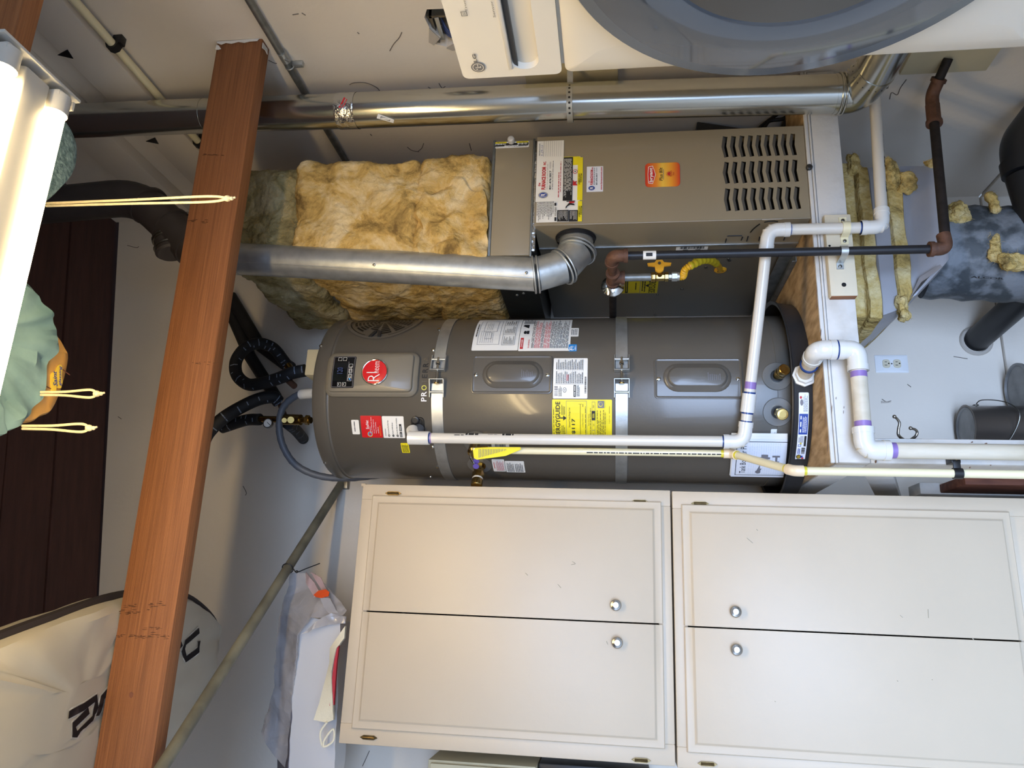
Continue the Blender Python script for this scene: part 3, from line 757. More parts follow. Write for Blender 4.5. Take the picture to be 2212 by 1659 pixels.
for q8 in ([k(660, 1234, YW+.05), k(672, 1250, YW+.01), k(690, 1280, YW-.005), k(678, 1292, YW), k(664, 1262, YW+.03)], [k(672, 1236, YW+.05), k(690, 1246, YW+.01), k(706, 1276, YW-.005), k(712, 1300, YW), k(700, 1284, YW+.005), k(684, 1258, YW+.02)], [k(692, 1290, YW), k(712, 1292, YW-.008), k(726, 1318, YW-.006), k(742, 1334, YW), k(718, 1332, YW), k(700, 1312, YW)], [k(718, 1326, YW-.01), k(748, 1332, YW-.012), k(745, 1346, YW-.01), k(700, 1352, YW-.02), k(650, 1370, YW-.02), k(690, 1338, YW-.02)]):
    P('gathered_plastic', cw, 'film_pink' if q8[0].z > 2.65 else 'film', lambda b: (plate(b, q8, .006, (0, 1, 0)), wrinkle(b, .010, 30, 3, 3)))
P('orange_tag', cw, 'orange_tag', lambda b: (plate(b, [k(678, 1285, YW), k(688, 1276, YW-.01), k(704, 1273, YW-.02), k(712, 1279, YW-.015), k(710, 1288, YW-.01), k(695, 1292, YW), k(683, 1290, YW)], .003, (0, -1, 0))))
tb = thing('tote_bag', (-.2, 2.40, ZT1), 'cream canvas tote with a red stripe drooping over the cabinet edge', 'bag')
P('bag_body', tb, 'canvas', lambda b: (plate(b, [k(745, 1352, 2.36), k(743, 1378, 2.36), k(727, 1400, 2.36), k(716, 1450, 2.36), k(720, 1555, 2.36), k(705, 1561, 2.37), k(677, 1555, 2.38), k(700, 1480, 2.38), k(711, 1432, 2.38), k(712, 1400, 2.38)], .012, (0, 1, 0)), wrinkle(b, .003, 20, 4, 3)))
P('stripe', tb, 'red_cloth', lambda b: plate(b, [k(735, 1390, 2.375), k(730, 1430, 2.375), k(727, 1470, 2.375), k(724, 1522, 2.375), k(714, 1524, 2.375), k(718, 1480, 2.375), k(724, 1430, 2.375), k(728, 1398, 2.375)], .010, (0, -1, 0)))
P('cord', tb, 'canvas', lambda b: tube(b, spline([k(706, 1560, 2.365), k(693, 1580, 2.365), k(693, 1600, 2.365), k(700, 1613, 2.365), k(720, 1600, 2.365), k(720, 1575, 2.365), k(702, 1596, 2.365), k(698, 1612, 2.363)], 6), .0032, 8))

# ------------------------------------------------------------------ platform
YP, ZP, ZPB = 2.085, 1.075, .972
XPL = at(1794, 1000, Y=YP).x
pf = thing('platform', (1.0, 2.45, 0), 'white painted timber platform holding up the water heater and the furnace', 'platform')
P('deck', pf, 'plywood', lambda b: bx(b, (XPL+.003, YP+.004, ZP-.019), (XW-.005, YB-.015, ZP), .003))
P('deck_edge', pf, 'old_paint', lambda b: (bx(b, (XPL, YP-.001, ZP-.0125), (XW-.005, YP+.01, ZP-.001), .003), bx(b, (XPL, YP-.002, ZP-.020), (XW-.005, YP+.01, ZP-.0135), .002)))
P('front_board', pf, 'old_paint', lambda b: bx(b, (XPL+.001, YP, ZPB), (XW-.005, YP+.038, ZP-.021), .004))
P('side_board', pf, 'old_paint', lambda b: bx(b, (XPL, YP+.04, ZPB), (XPL+.038, YB-.015, ZP-.021), .004))
P('rear_board', pf, 'old_paint', lambda b: bx(b, (XPL+.04, YB-.05, ZPB), (XW-.005, YB-.014, ZP-.021), .004))
X0 = at(2000, 1022, Y=YP-.002).x; X1 = at(2000, 947, Y=YP-.002).x
P('post', pf, 'old_paint', lambda b: bx(b, (XPL+.001, YP+.001, 0), (X1, YP+.088, ZPB), .004))
P('brace', pf, 'redwood', lambda b: bx(b, (XPL+.002, 2.415, 0), (XPL+.03, 2.598, .60), .003), label='bare reddish board')
P('brace', pf, 'old_paint', lambda b: bx(b, (XPL-.002, 2.60, 0), (XPL+.036, 2.70, .66), .003))
P('brace', pf, 'old_paint', lambda b: hexa(b, [(XPL+.003, 2.2, ZPB-.09), (XPL+.037, 2.2, ZPB-.09), (XPL+.037, 2.2, ZPB-.01), (XPL+.003, 2.2, ZPB-.01), (XPL+.003, YB-.02, .62), (XPL+.037, YB-.02, .62), (XPL+.037, YB-.02, .70), (XPL+.003, YB-.02, .70)], .003))
P('chipped_paint', pf, 'chip_wood', lambda b: [plate(b, [at(x+dx*w_, y+dy*h_, Y=YP-.0012) for dx, dy in ((0, -1), (.5, -.4), (.3, .6), (-.3, 1), (-.6, .1))], .0008, (0, -1, 0)) for x, y, w_, h_ in
  [(1773, 718, 2, 9), (1774, 738, 3, 8), (1757, 560, 1.5, 12), (1775, 760, 1.5, 22), (1777, 830, 1.5, 30), (1783, 900, 1.5, 25), (1788, 960, 1.5, 20), (1764, 640, 1.2, 30), (1797, 880, 1.2, 14), (1823, 880, 1, 3), (1806, 860, 1, 3), (1815, 640, 1.2, 4), (1822, 890, 1, 4), (1892, 997, 4, 4), (1990, 975, 4, 2), (2095, 1010, 3, 2), (2130, 958, 6, 1.5), (2100, 955, 4, 1.5), (2140, 1005, 3, 1.2), (1881, 951, 4, 5)]])
mb = thing('mounting_block', (1.0, 2.06, 1.0), 'cream wood block screwed to the platform front behind the pipe straps', 'wood block')
bk = [at(x, y, Y=2.062) for x, y in ((1779, 463), (1836, 463), (1854, 635), (1792, 642))]
zt_, zb_ = bk[0].z, (bk[1].z+bk[2].z)/2; xl_, xr_ = at(1820, 640, Y=2.062).x, at(1810, 464, Y=2.062).x
P('block', mb, 'block', lambda b: bx(b, (xl_, 2.058, zb_), (xr_, YP-.0015, zt_), .004))
P('block_end', mb, 'block_end', lambda b: bx(b, (xl_-.0012, 2.061, zb_+.003), (xl_+.002, YP-.002, zt_-.003), .0005), label='bare sawn end of the block')
P('bolt_hole', mb, 'black', lambda b: lathe(b, at(1823, 615, Y=2.058), (0, -1, 0), [(0, .001), (.006, .001), (.0065, .0002)], 16))
P('nail_hole', mb, 'black', lambda b: lathe(b, at(1792, 531, Y=2.058), (0, -1, 0), [(0, .001), (.003, .001), (.0034, .0002)], 10))

# ------------------------------------------------------------------ drain pan and water heater
RP = .327
zpt, zpb = ZP+.062, ZP+.001
pan = thing('drain_pan', (HX, HY, ZP), 'round black drain pan under the water heater', 'drain pan')
P('pan_wall', pan, 'black_plastic', lambda b: lathe(b, (HX, HY, 0), (0, 0, 1), [(0, zpb+.003), (RP-.014, zpb+.003), (RP-.006, zpt-.004), (RP+.006, zpt), (RP+.008, zpt-.004), (RP+.001, zpt-.008), (RP-.008, zpb), (0, zpb)], 72))
a0, a1 = oncyl(1735, 992, RP), oncyl(1735, 848, RP)
st = Sticker(pan, Cyl(RP+.0006), a0[0]*RP, ZP+.014, a1[0]*RP, ZP+.042, 'paper_blue', 'pan_label', r=.003)
st.rect(.40, .06, .70, .94, 'ink_blue'); st.rect(.43, .70, .67, .82, 'paper_blue'); st.lines(.43, .15, .67, .60, 4, 'paper_blue', .45)
st.lines(.73, .1, .98, .55, 4, 'ink_gray', .4); st.disc(.86, .72, .045, .16, 'ink_gray'); st.disc(.93, .8, .02, .12, 'ink_red')
st.poly([(.24, .55), (.29, .55), (.265, .75)], 'label_olive'); st.rect(.22, .10, .38, .32, 'ink'); st.lines(.28, .4, .38, .9, 4, 'ink_gray'); st.frame(.215, .6, .25, .9, .006, 'ink_blue')
st.bars(.10, .15, .20, .5, 14); st.lines(.10, .6, .20, .9, 2, 'ink_blue'); st.disc(.052, .70, .034, .26, 'bronze'); st.lines(.025, .55, .08, .85, 3, 'sun_yellow', .4, .1); st.disc(.03, .3, .014, .12, 'ink_red'); st.rect(.04, .3, .07, .5, 'ink_blue'); st.rect(.004, .1, .015, .9, 'ink')
st.done()

wh = thing('water_heater', (HX, HY, ZP), 'tall grey hybrid water heater with a round red badge, strapped upright', 'water heater')
ZH0, ZH1 = ZP+.012, oncyl(672, 860)[1]
P('tank', wh, 'tank', lambda b: lathe(b, (HX, HY, 0), (0, 0, 1), [(0, ZH0), (HR-.004, ZH0), (HR, ZH0+.004), (HR, ZH1-.062), (HR-.003, ZH1-.058), (HR-.003, ZH1-.056), (HR, ZH1-.052)], 128))
P('top_cap', wh, 'tank', lambda b: lathe(b, (HX, HY, 0), (0, 0, 1), [(HR, ZH1-.052), (HR+.003, ZH1-.050), (HR+.004, ZH1-.012), (HR-.004, ZH1-.001), (HR-.016, ZH1), (0, ZH1)], 128))
P('base_ring', wh, 'tank', lambda b: lathe(b, (HX, HY, 0), (0, 0, 1), [(HR+.0002, ZH0+.08), (HR+.0015, ZH0+.079), (HR+.0015, ZH0+.002), (HR, ZH0)], 128))
CF = Cyl()
# control panel
r = rectC(706, 765, 905, 858); rh = (r[0], r[1], r[2], r[3])
cp = P('control_panel', wh, 'panel', lambda b: raised(b, CF, rh, [(0, 0), (.001, .010), (.008, .017), (.014, .019), (.016, .027), (.020, .030)], .03))
CP = Cyl(HR+.030)
r2 = rectC(718, 771, 766, 838, HR+.03)
st = Sticker(cp, CP, *r2, 'black_gloss', 'display', r=.004, th=.003)
st.frame(.02, .03, .98, .97, .012, 'ink_gray'); st.rect(.20, .28, .82, .30, 'ink_gray')
for x0, y0 in ((.05, .55), (.05, .33), (.84, .62), (.84, .40), (.30, .08), (.46, .08), (.62, .08), (.20, .08)): st.frame(x0, y0, x0+.11, y0+.16, .008, 'ink_light')
st.lines(.30, .08, .74, .22, 2, 'ink_light', .3); st.text('120', .42, .5, .62, .75, 'wire_blue'); st.disc(.26, .16, .018, .018, 'led')
st.poly([(.08, .61), (.13, .61), (.105, .66)], 'ink_light'); st.poly([(.08, .43), (.13, .43), (.105, .38)], 'ink_light')
st.done()
th, z = oncyl(810, 804, HR+.03); bc = cylp(th, z, HR+.0315); bn = V((math.sin(th), -math.cos(th), 0)); be = V((math.cos(th), math.sin(th), 0))
BR = .041
bd = P('badge', cp, 'red', lambda b: lathe(b, bc, bn, [(BR, -.006), (BR, .003), (BR-.003, .0035), (BR-.003, .003), (BR*.6, .0042), (0, .0046)], 48))
P('badge_rim', cp, 'chrome', lambda b: (lambda u, w: tube(b, [bc+bn*.002+u*(BR)*math.cos(2*PI*k/48)+w*BR*math.sin(2*PI*k/48) for k in range(49)], .0022, 8))(be, V((0, 0, 1))))
fb = Plane(bc+bn*.0044, be, (0, 0, 1))
st = Sticker(cp, fb, -.032, -.024, .036, .026, None)
st.text('R', .0, .12, .36, .86, 'print_white', -.015); st.text('heem', .40, .18, .98, .60, 'print_white', -.01); st.rect(.40, .30, .445, .98, 'print_white'); st.disc(1.0, .2, .008, .012, 'ink_light')
st.done()
# fan grille on the right of the top, rings and spokes round a hub
gth, gz = oncyl(812, 728); GR = .118; gcs = gth*HR+GR
def arcband(b, r0, r1, a0, a1, h, seg=8):
    n = max(2, int(seg*(a1-a0)/1.0)); A_ = []; B_ = []
    for k in range(n+1):
        a = a0+(a1-a0)*k/n
        for rr_, L in ((r0, A_), (r1, B_)): L.append(b.verts.new(CF.p(gcs+rr_*math.cos(a), gz+rr_*math.sin(a), h)))
    for k in range(n): b.faces.new((A_[k], A_[k+1], B_[k+1], B_[k]))
gr = P('fan_grille', wh, 'tank', lambda b: [arcband(b, r0, r1, 0, 2*PI, .0022, 8) for r0, r1 in ((GR, GR+.012),)])
P('grille_slot', wh, 'black', lambda b: [arcband(b, r0, r0+.0075, 2*PI*k/12+.10, 2*PI*(k+1)/12-.04, .0011) for r0 in [.018+.0128*i for i in range(7)] for k in range(12) if not (r0 > .075 and k == 5)])
P('grille_slot', wh, 'black', lambda b: [arcband(b, GR-.004, GR-.001, PI+s*.35 if s > 0 else PI-1.25, PI+1.25 if s > 0 else PI-.35, .0011) for s in (1, -1)])
P('latch', wh, 'black_plastic', lambda b: [plate(b, [CF.p(gcs-GR+.001+x, gz+y, .001) for x, y in q], .006, CF.p(gcs-GR, 0, 1)-CF.p(gcs-GR, 0, 0)) for q in
   ([(-.004, .024), (.026, .012), (.032, .004), (.024, .002), (-.004, .013)], [(-.004, -.018), (.026, -.012), (.032, .004), (.024, .0), (-.004, -.007)])])
# access covers
for (a, b_, c_, d_), (e, f, g, h) in (((1019, 769, 1193, 851), (1042, 780, 1174, 839)), ((1413, 775, 1604, 862), (1432, 786, 1580, 847))):
    rr = rectC(a, b_, c_, d_); ri = rectC(e, f, g, h)
    ac = P('access_cover', wh, 'tank', lambda b: raised(b, CF, rr, [(0, 0), (.001, .0035), (.004, .004), (.007, .002), (.010, .002)], .012))
    P('cover_boss', ac, 'tank', lambda b: raised(b, CF, ri, [(0, .0018), (.004, .006), (.012, .0075), (.017, .0135), (.020, .0145)], .05))
    st = Sticker(ac, Cyl(HR+.0145), *ri, m=None); st.lines(.36, .16, .64, .36, 7, 'ink_gray', .35, .4); st.done('embossed_lettering')
    for zz in (rr[1]+.014, rr[3]-.014):
        P('screw', ac, 'chrome', lambda b: lathe(b, CF.p((rr[0]+rr[2])/2-.003, zz, .002), CF.p((rr[0]+rr[2])/2, zz, 1)-CF.p((rr[0]+rr[2])/2, zz, 0), [(.0065, 0), (.006, .0025), (.003, .004), (0, .0042)], 12))
for x, y in ((693, 747), (702, 1000), (948, 710), (936, 755), (934, 967), (944, 1011), (930, 1032)):
    th, z = oncyl(x, y, HR+.003)
    P('screw', wh, 'chrome', lambda b: lathe(b, cylp(th, z, HR+.003 if z > ZH1-.05 else HR), (math.sin(th), -math.cos(th), 0), [(.006, 0), (.0055, .002), (.003, .0035), (0, .0037)], 12))
# stickers of the tank
def hs(x0, y0, x1, y1, **kw): return Sticker(wh, CF, *rectC(x0, y0, x1, y1), **kw)
st = hs(1024, 757, 1122, 692, skew=0); st.frame(.12, .42, .88, .90, .006, 'ink_gray'); st.lines(.16, .55, .5, .86, 7, 'ink_gray', .15); st.frame(.45, .5, .85, .80, .006, 'ink_gray'); st.frame(.25, .6, .42, .75, .006, 'ink_gray'); st.lines(.5, .6, .8, .75, 4, 'ink_gray', .2)
st.frame(.10, .08, .90, .36, .006, 'ink_gray'); st.rect(.36, .08, .366, .36, 'ink_gray'); st.rect(.64, .08, .646, .36, 'ink_gray'); st.lines(.12, .10, .34, .33, 8, 'ink', .35, .6); st.lines(.39, .10, .62, .33, 7, 'ink', .35, .6); st.lines(.67, .10, .88, .33, 5, 'ink', .35, .6); st.lines(.3, .92, .7, .955, 1, 'ink', .6, 0); st.done()
st = hs(1123, 758, 1233, 692); st.rect(.04, .91, .30, .97, 'ink_red'); st.text('DANGER', .08, .923, .26, .957, 'paper'); st.disc(.45, .90, .05, .03, 'ink'); st.rect(.4, .82, .5, .87, 'ink'); st.poly([(.58, .84), (.72, .84), (.72, .94), (.66, .96)], 'ink'); st.lines(.76, .74, .97, .96, 8, 'ink')
st.text('WARNING', .05, .79, .25, .82, 'ink_red'); c = ['ink', 'ink_red', 'ink_red', 'ink', 'ink_red', 'ink_red', 'ink', 'ink', 'ink', 'ink', 'ink', 'ink']
for i in range(12): st.lines(.05, .04+.060*i, .97, .095+.060*i, 3, c[11-i], .45, .4)
st.done()
st = hs(1232, 727, 1250, 709); st.lines(.15, .12, .9, .9, 4, 'ink', .4); st.done()
st = hs(1228, 759, 1246, 744, m='sky_blue'); st.disc(.42, .55, .30, .34, 'paper'); st.disc(.44, .52, .24, .28, 'sky_blue'); st.text('energy', .2, .45, .7, .7, 'paper', shear=.3); st.lines(.1, .05, .9, .2, 1, 'paper'); st.done()
st = hs(1195, 861, 1269, 774)
st.bars(.06, .86, .30, .96, 10, 'ink_gray'); st.disc(.2, .66, .06, .055, 'ink'); st.disc(.2, .66, .05, .045, 'paper'); st.text('UL', .17, .635, .23, .685, 'ink'); st.rect(.04, .33, .32, .40, 'ink'); st.text('AHRI', .06, .345, .16, .385, 'paper'); st.lines(.18, .345, .3, .385, 1, 'paper', .6, 0); st.lines(.05, .22, .32, .31, 3, 'ink', .5)
st.bars(.12, .03, .52, .08, 26); st.lines(.36, .12, .66, .93, 16, 'ink', .4, .3); st.lines(.70, .12, .97, .93, 16, 'ink', .4, .4); st.lines(.42, .55, .6, .62, 2, 'ink_red', .5)
for i in range(15): st.rect(.34, .13+.052*i, .98, .1325+.052*i, 'ink_gray')
st.rect(.335, .11, .34, .95, 'ink_gray'); st.rect(.68, .11, .683, .6, 'ink_gray'); st.lines(.05, .74, .3, .84, 3, 'ink', .4); st.done()
st = hs(1193, 956, 1322, 863, m='label_yellow'); 
st.text('ENERGYGUIDE', .06, .865, .95, .945, 'ink', .025); st.poly([(.575, .80), (.60, .80), (.60, .868), (.575, .868)], 'ink'); st.poly([(.53, .815), (.5875, .755), (.645, .815)], 'ink'); st.lines(.06, .966, .9, .985, 1, 'ink', .5)
st.lines(.66, .78, .90, .85, 3, 'ink', .4); st.lines(.10, .78, .44, .85, 3, 'ink', .4); st.frame(.10, .42, .97, .765, .006, 'ink_gray'); st.text('Estimated Yearly Energy Cost', .38, .69, .82, .725, 'ink', 0); st.text('$117', .22, .61, .58, .672, 'ink', .02)
st.rect(.2, .525, .9, .530, 'ink'); st.rect(.895, .50, .9, .555, 'ink'); st.rect(.2, .50, .205, .555, 'ink'); st.lines(.84, .475, .90, .492, 1, 'ink', .5, 0); st.text('Cost Range of Similar Models', .38, .475, .68, .495, 'ink', 0); st.lines(.14, .435, .9, .45, 1, 'ink', .5, .1)
st.text('First Hour Rating', .42, .375, .68, .395, 'ink', 0, .2); st.lines(.15, .350, .85, .365, 1, 'ink', .5, .1)
for a_, b_, m_ in ((.1, .32, 'ink_gray'), (.32, .55, 'ink_gray'), (.75, .95, 'ink_gray')): st.frame(a_, .28, b_, .335, .005, m_)
st.rect(.55, .278, .75, .337, 'ink'); st.lines(.6, .29, .72, .325, 2, 'label_yellow', .5); st.text('High', .82, .295, .88, .32, 'ink', 0); st.text('Low', .42, .295, .47, .32, 'ink', 0); st.text('Very Small', .13, .295, .26, .32, 'ink', 0)
st.rect(.82, .13, .97, .235, 'ink_gray'); st.disc(.895, .19, .05, .035, 'label_yellow'); st.disc(.9, .188, .04, .028, 'ink_gray'); st.lines(.08, .10, .78, .255, 6, 'ink', .35, .35); st.text('ftc.gov/energy', .48, .035, .66, .052, 'ink', 0); st.lines(.7, .035, .9, .05, 1, 'ink', .4); st.done()
st = hs(780, 945, 825, 898, m='red')
st.text('EcoNet', .42, .62, .80, .76, 'print_white', .01); st.disc(.17, .60, .12, .12, 'sun_yellow'); st.disc(.18, .60, .10, .10, 'sky_blue'); st.disc(.17, .59, .06, .06, 'red')
for i, t in enumerate(('Leak & Diagnostic Alerts', 'Energy Usage Reports', 'Daily Scheduling', 'and More!')): st.text(t, .22, .46-.10*i, .22+(.72, .62, .5, .28)[i], .51-.10*i, 'print_white', .01)
st.lines(.22, .54, .6, .58, 1, 'print_white', .5); st.lines(.1, .06, .7, .12, 2, 'orange', .4); st.done()
st = hs(826.5, 946, 873, 899)
for i, t in enumerate(('Download EcoNet App', 'Power WiFi Setup', 'Use the App to complete')): st.text(t, .2, .70-.20*i, .2+(.62, .52, .72)[i], .77-.20*i, 'ink', .01); st.disc(.12, .735-.20*i, .055, .05, 'ink'); st.text(str(i+1), .105, .71-.2*i, .135, .76-.2*i, 'paper')
st.lines(.1, .86, .5, .9, 1, 'ink', .5); st.rect(.06, .12, .30, .22, 'ink'); st.rect(.34, .12, .66, .22, 'ink'); st.lines(.08, .14, .28, .2, 1, 'paper', .5); st.lines(.37, .14, .63, .2, 1, 'paper', .5); st.done()
st = hs(760, 938, 776, 907); st.lines(.2, .5, .9, .7, 1, 'ink', .6, 0); st.done()
st = hs(867, 978, 884, 957, m='label_yellow'); st.lines(.08, .1, .92, .9, 6, 'ink', .5, .2); st.rect(.7, .05, .72, .95, 'ink'); st.done()
st = hs(1064, 1018, 1090.5, 992); st.lines(.3, .8, .8, .9, 1, 'ink_red', .6, 0); st.lines(.1, .08, .92, .72, 9, 'ink_red', .4); st.done()
st = hs(1092, 1020, 1133, 996); st.lines(.08, .08, .92, .5, 5, 'ink', .45); st.lines(.08, .55, .92, .92, 5, 'ink', .45); st.done()
st = hs(1062, 972, 1100, 958); st.bars(.06, .2, .94, .8, 24, 'ink', False); st.done()
st = hs(1664, 962, 1696, 927); st.lines(.15, .08, .85, .35, 3, 'ink_red', .35); st.lines(.15, .5, .85, .85, 4, 'ink', .35); st.done()
r = rectC(908, 867, 923, 771)
st = Sticker(wh, CF, *r, m=None)
for t, x0, x1, m_ in (('P', 0, .085, 'print_white'), ('R', .11, .21, 'print_white'), ('O', .235, .345, 'lime'), ('T', .375, .465, 'letter_dark_reflection'), ('E', .50, .58, 'ink'), ('R', .62, .715, 'ink'), ('R', .75, .845, 'ink'), ('A', .88, .99, 'nickel')): st.text(t, x0, 0, x1, .78, m_, .012)  # chrome letters; their bright and dark reflections are painted in as white and dark colours
st.done('nameplate')
# condensate port
P('condensate_port', wh, 'black', lambda b: raised(b, CF, rectC(888, 936, 917, 901), [(0, 0), (.001, .004), (.006, .004), (.008, .0015)], .012))
th, z = oncyl(898, 906); P('port_cap', wh, 'black_plastic', lambda b: lathe(b, cylp(th, z, HR+.002), (math.sin(th), -math.cos(th), 0), [(.012, 0), (.012, .009), (.009, .010), (0, .010)], 18))
# drain valves low on the front, relief valve and upper valve on the left
for i, (x, y) in enumerate(((1684, 815), (1686, 892))):
    th, z = oncyl(x-6, y-2); n = V((math.sin(th), -math.cos(th), 0)); o = cylp(th, z, HR)
    P('escutcheon', wh, 'esc', lambda b: lathe(b, o, n, [(.0435, .0004), (.042, .0022), (.02, .0026), (.019, .0012), (0, .0012)], 36))
    P('valve_opening', wh, 'black', lambda b: lathe(b, o, n, [(.0185, .0028), (.017, .0034), (0, .0034)], 24))
    d = (n+V((.0, 0, -.10 if i else .0))+V((0, 0, .04))).normalized() if i else (n+V((.12, 0, -.25))).normalized()
    dv = P('drain_valve', wh, 'brass', lambda b: (lathe(b, o, d, [(.012, 0), (.012, .018), (.017, .019), (.017, .030), (.013, .031), (.013, .036)], 6 if i else 18)))
    P('valve_cap', dv, 'brass_bright' if i else 'brass', lambda b: lathe(b, o+d*.036, d, [(.0165, 0), (.0172, .002), (.0172, .016), (.0155, .018), (.010, .0172 if not i else .0185), (0, .0172 if not i else .0185)], 28))
th, z = oncyl(1036, 1004); n = V((math.sin(th), -math.cos(th), 0)); o = cylp(th, z)
P('escutcheon', wh, 'esc', lambda b: lathe(b, o, n, [(.041, .0004), (.040, .0022), (.02, .0026), (0, .0012)], 36))
hv = P('flush_valve', wh, 'brass', lambda b: (lathe(b, o, n, [(.0155, 0), (.0155, .028), (.013, .030), (.019, .032), (.019, .052), (.016, .053)], 6), lathe(b, o, n, [(.021, .002), (.021, .006), (0, .006)], 24)))
P('gasket', hv, 'pvc', lambda b: lathe(b, o, n, [(.017, .053), (.018, .056), (.017, .059)], 24))
P('valve_cap', hv, 'brass', lambda b: lathe(b, o, n, [(.0175, .059), (.0185, .061), (.0185, .082), (.0165, .084), (0, .083)], 28))
th2, z2 = oncyl(1029, 955); n2 = V((math.sin(th2), -math.cos(th2), 0)); o2 = cylp(th2, z2)
P('escutcheon', wh, 'esc', lambda b: lathe(b, o2, n2, [(.041, .0004), (.040, .0022), (.02, .0026), (0, .0012)], 36))
tpv = P('relief_valve', wh, 'brass', lambda b: (lathe(b, o2, n2, [(.014, 0), (.014, .03), (.018, .032), (.018, .062), (.012, .066), (0, .067)], 20), tube(b, [o2+n2*.047, o2+n2*.047+V((0, 0, -.045))], .014, 16)))
P('lever', tpv, 'chrome', lambda b: tube(b, [o2+n2*.062+V((0, 0, .01)), o2+n2*.075+V((-.012, 0, .004)), o2+n2*.070+V((-.03, 0, -.006))], .003, 6))
P('purple_ring', tpv, 'tag_ring', lambda b: [lathe(b, o2+n2*.066+V((dx, 0, -.012)), n2, [(.0095, 0), (.0095, .002), (0, .0022)], 20) for dx in (-.024, -.040)])
tgp = [at(x, y, Y=(o2+n2*.07).y-.004) for x, y in ((1021, 968), (1060, 966), (1124, 966), (1126, 971), (1092, 985), (1062, 989), (1030, 993), (1024, 990))]
tg = P('warning_tag', tpv, 'label_yellow', lambda b: plate(b, tgp, .0012, (0, -1, 0)))
P('warning_tag_print', tpv, 'ink_gray', lambda b: [plate(b, [at(x, y, Y=(o2+n2*.07).y-.0062) for x, y in ((x0, y0), (x0+1.2, y0), (x1+1.2, y1), (x1, y1))], .0003, (0, -1, 0)) for x0, y0, x1, y1 in [(1034+i*3.4, 970, 1034+i*3.4, 989-i*.95) for i in range(22) if 989-i*.95 > 972]])
# wiring box on top
tb_ = at(665, 770, Y=HY-.05); te_ = at(668, 824, Y=HY-.05)
P('wiring_box', wh, 'cream_wood', lambda b: bx(b, (te_.x, HY-.13, ZH1-.002), (tb_.x, HY-.03, at(659, 795, Y=HY-.13).z), .004))
# manual sheets tucked against the heater
ms = thing('instruction_sheets', cylp(-.8, 1.1, HR+.02), 'printed instruction sheets tucked between the water heater and the cream pipe', 'paper')
RM = HR+.013
cm = Cyl(RM)
q_ = [oncyl(x, y, RM) for x, y in ((1577, 1022), (1694, 1031), (1702, 958), (1590, 948))]
th0, th1 = min(q_[0][0], q_[1][0]), max(q_[2][0], q_[3][0]); zlo, zhi = ZP+.058, q_[0][1]
for i in range(3):
    cmi = Cyl(RM-.002*i)
    st = Sticker(ms, cmi, th0*RM+.003*i, zlo, th1*RM+.010*i, zhi+.002*i, 'paper_blue' if i == 0 else 'paper', 'sheet', r=.0006, skew=.05)
    if i == 0:
        st.frame(.07, -.03, .95, .93, .012, 'ink'); st.text('Tank Booster Pro', .14, .74, .93, .85, 'ink', 0)
        st.lines(.1, .10, .92, .70, 14, 'sky_blue', .03, .0)
        st.poly([(.18, .47), (.22, .53), (.58, .42), (.56, .34)], 'ink_gray'); st.rect(.55, .30, .60, .50, 'ink_gray'); st.rect(.60, .34, .66, .46, 'ink_gray'); st.disc(.19, .5, .05, .05, 'ink_gray')
        st.rect(.60, .12, .64, .26, 'ink_gray'); st.rect(.45, .165, .60, .20, 'ink_gray'); st.rect(.30, .13, .50, .17, 'ink_gray'); st.rect(.40, .06, .45, .24, 'ink_gray'); st.disc(.46, .29, .05, .05, 'ink_gray'); st.disc(.46, .29, .03, .03, 'paper_blue')
    st.done('print')

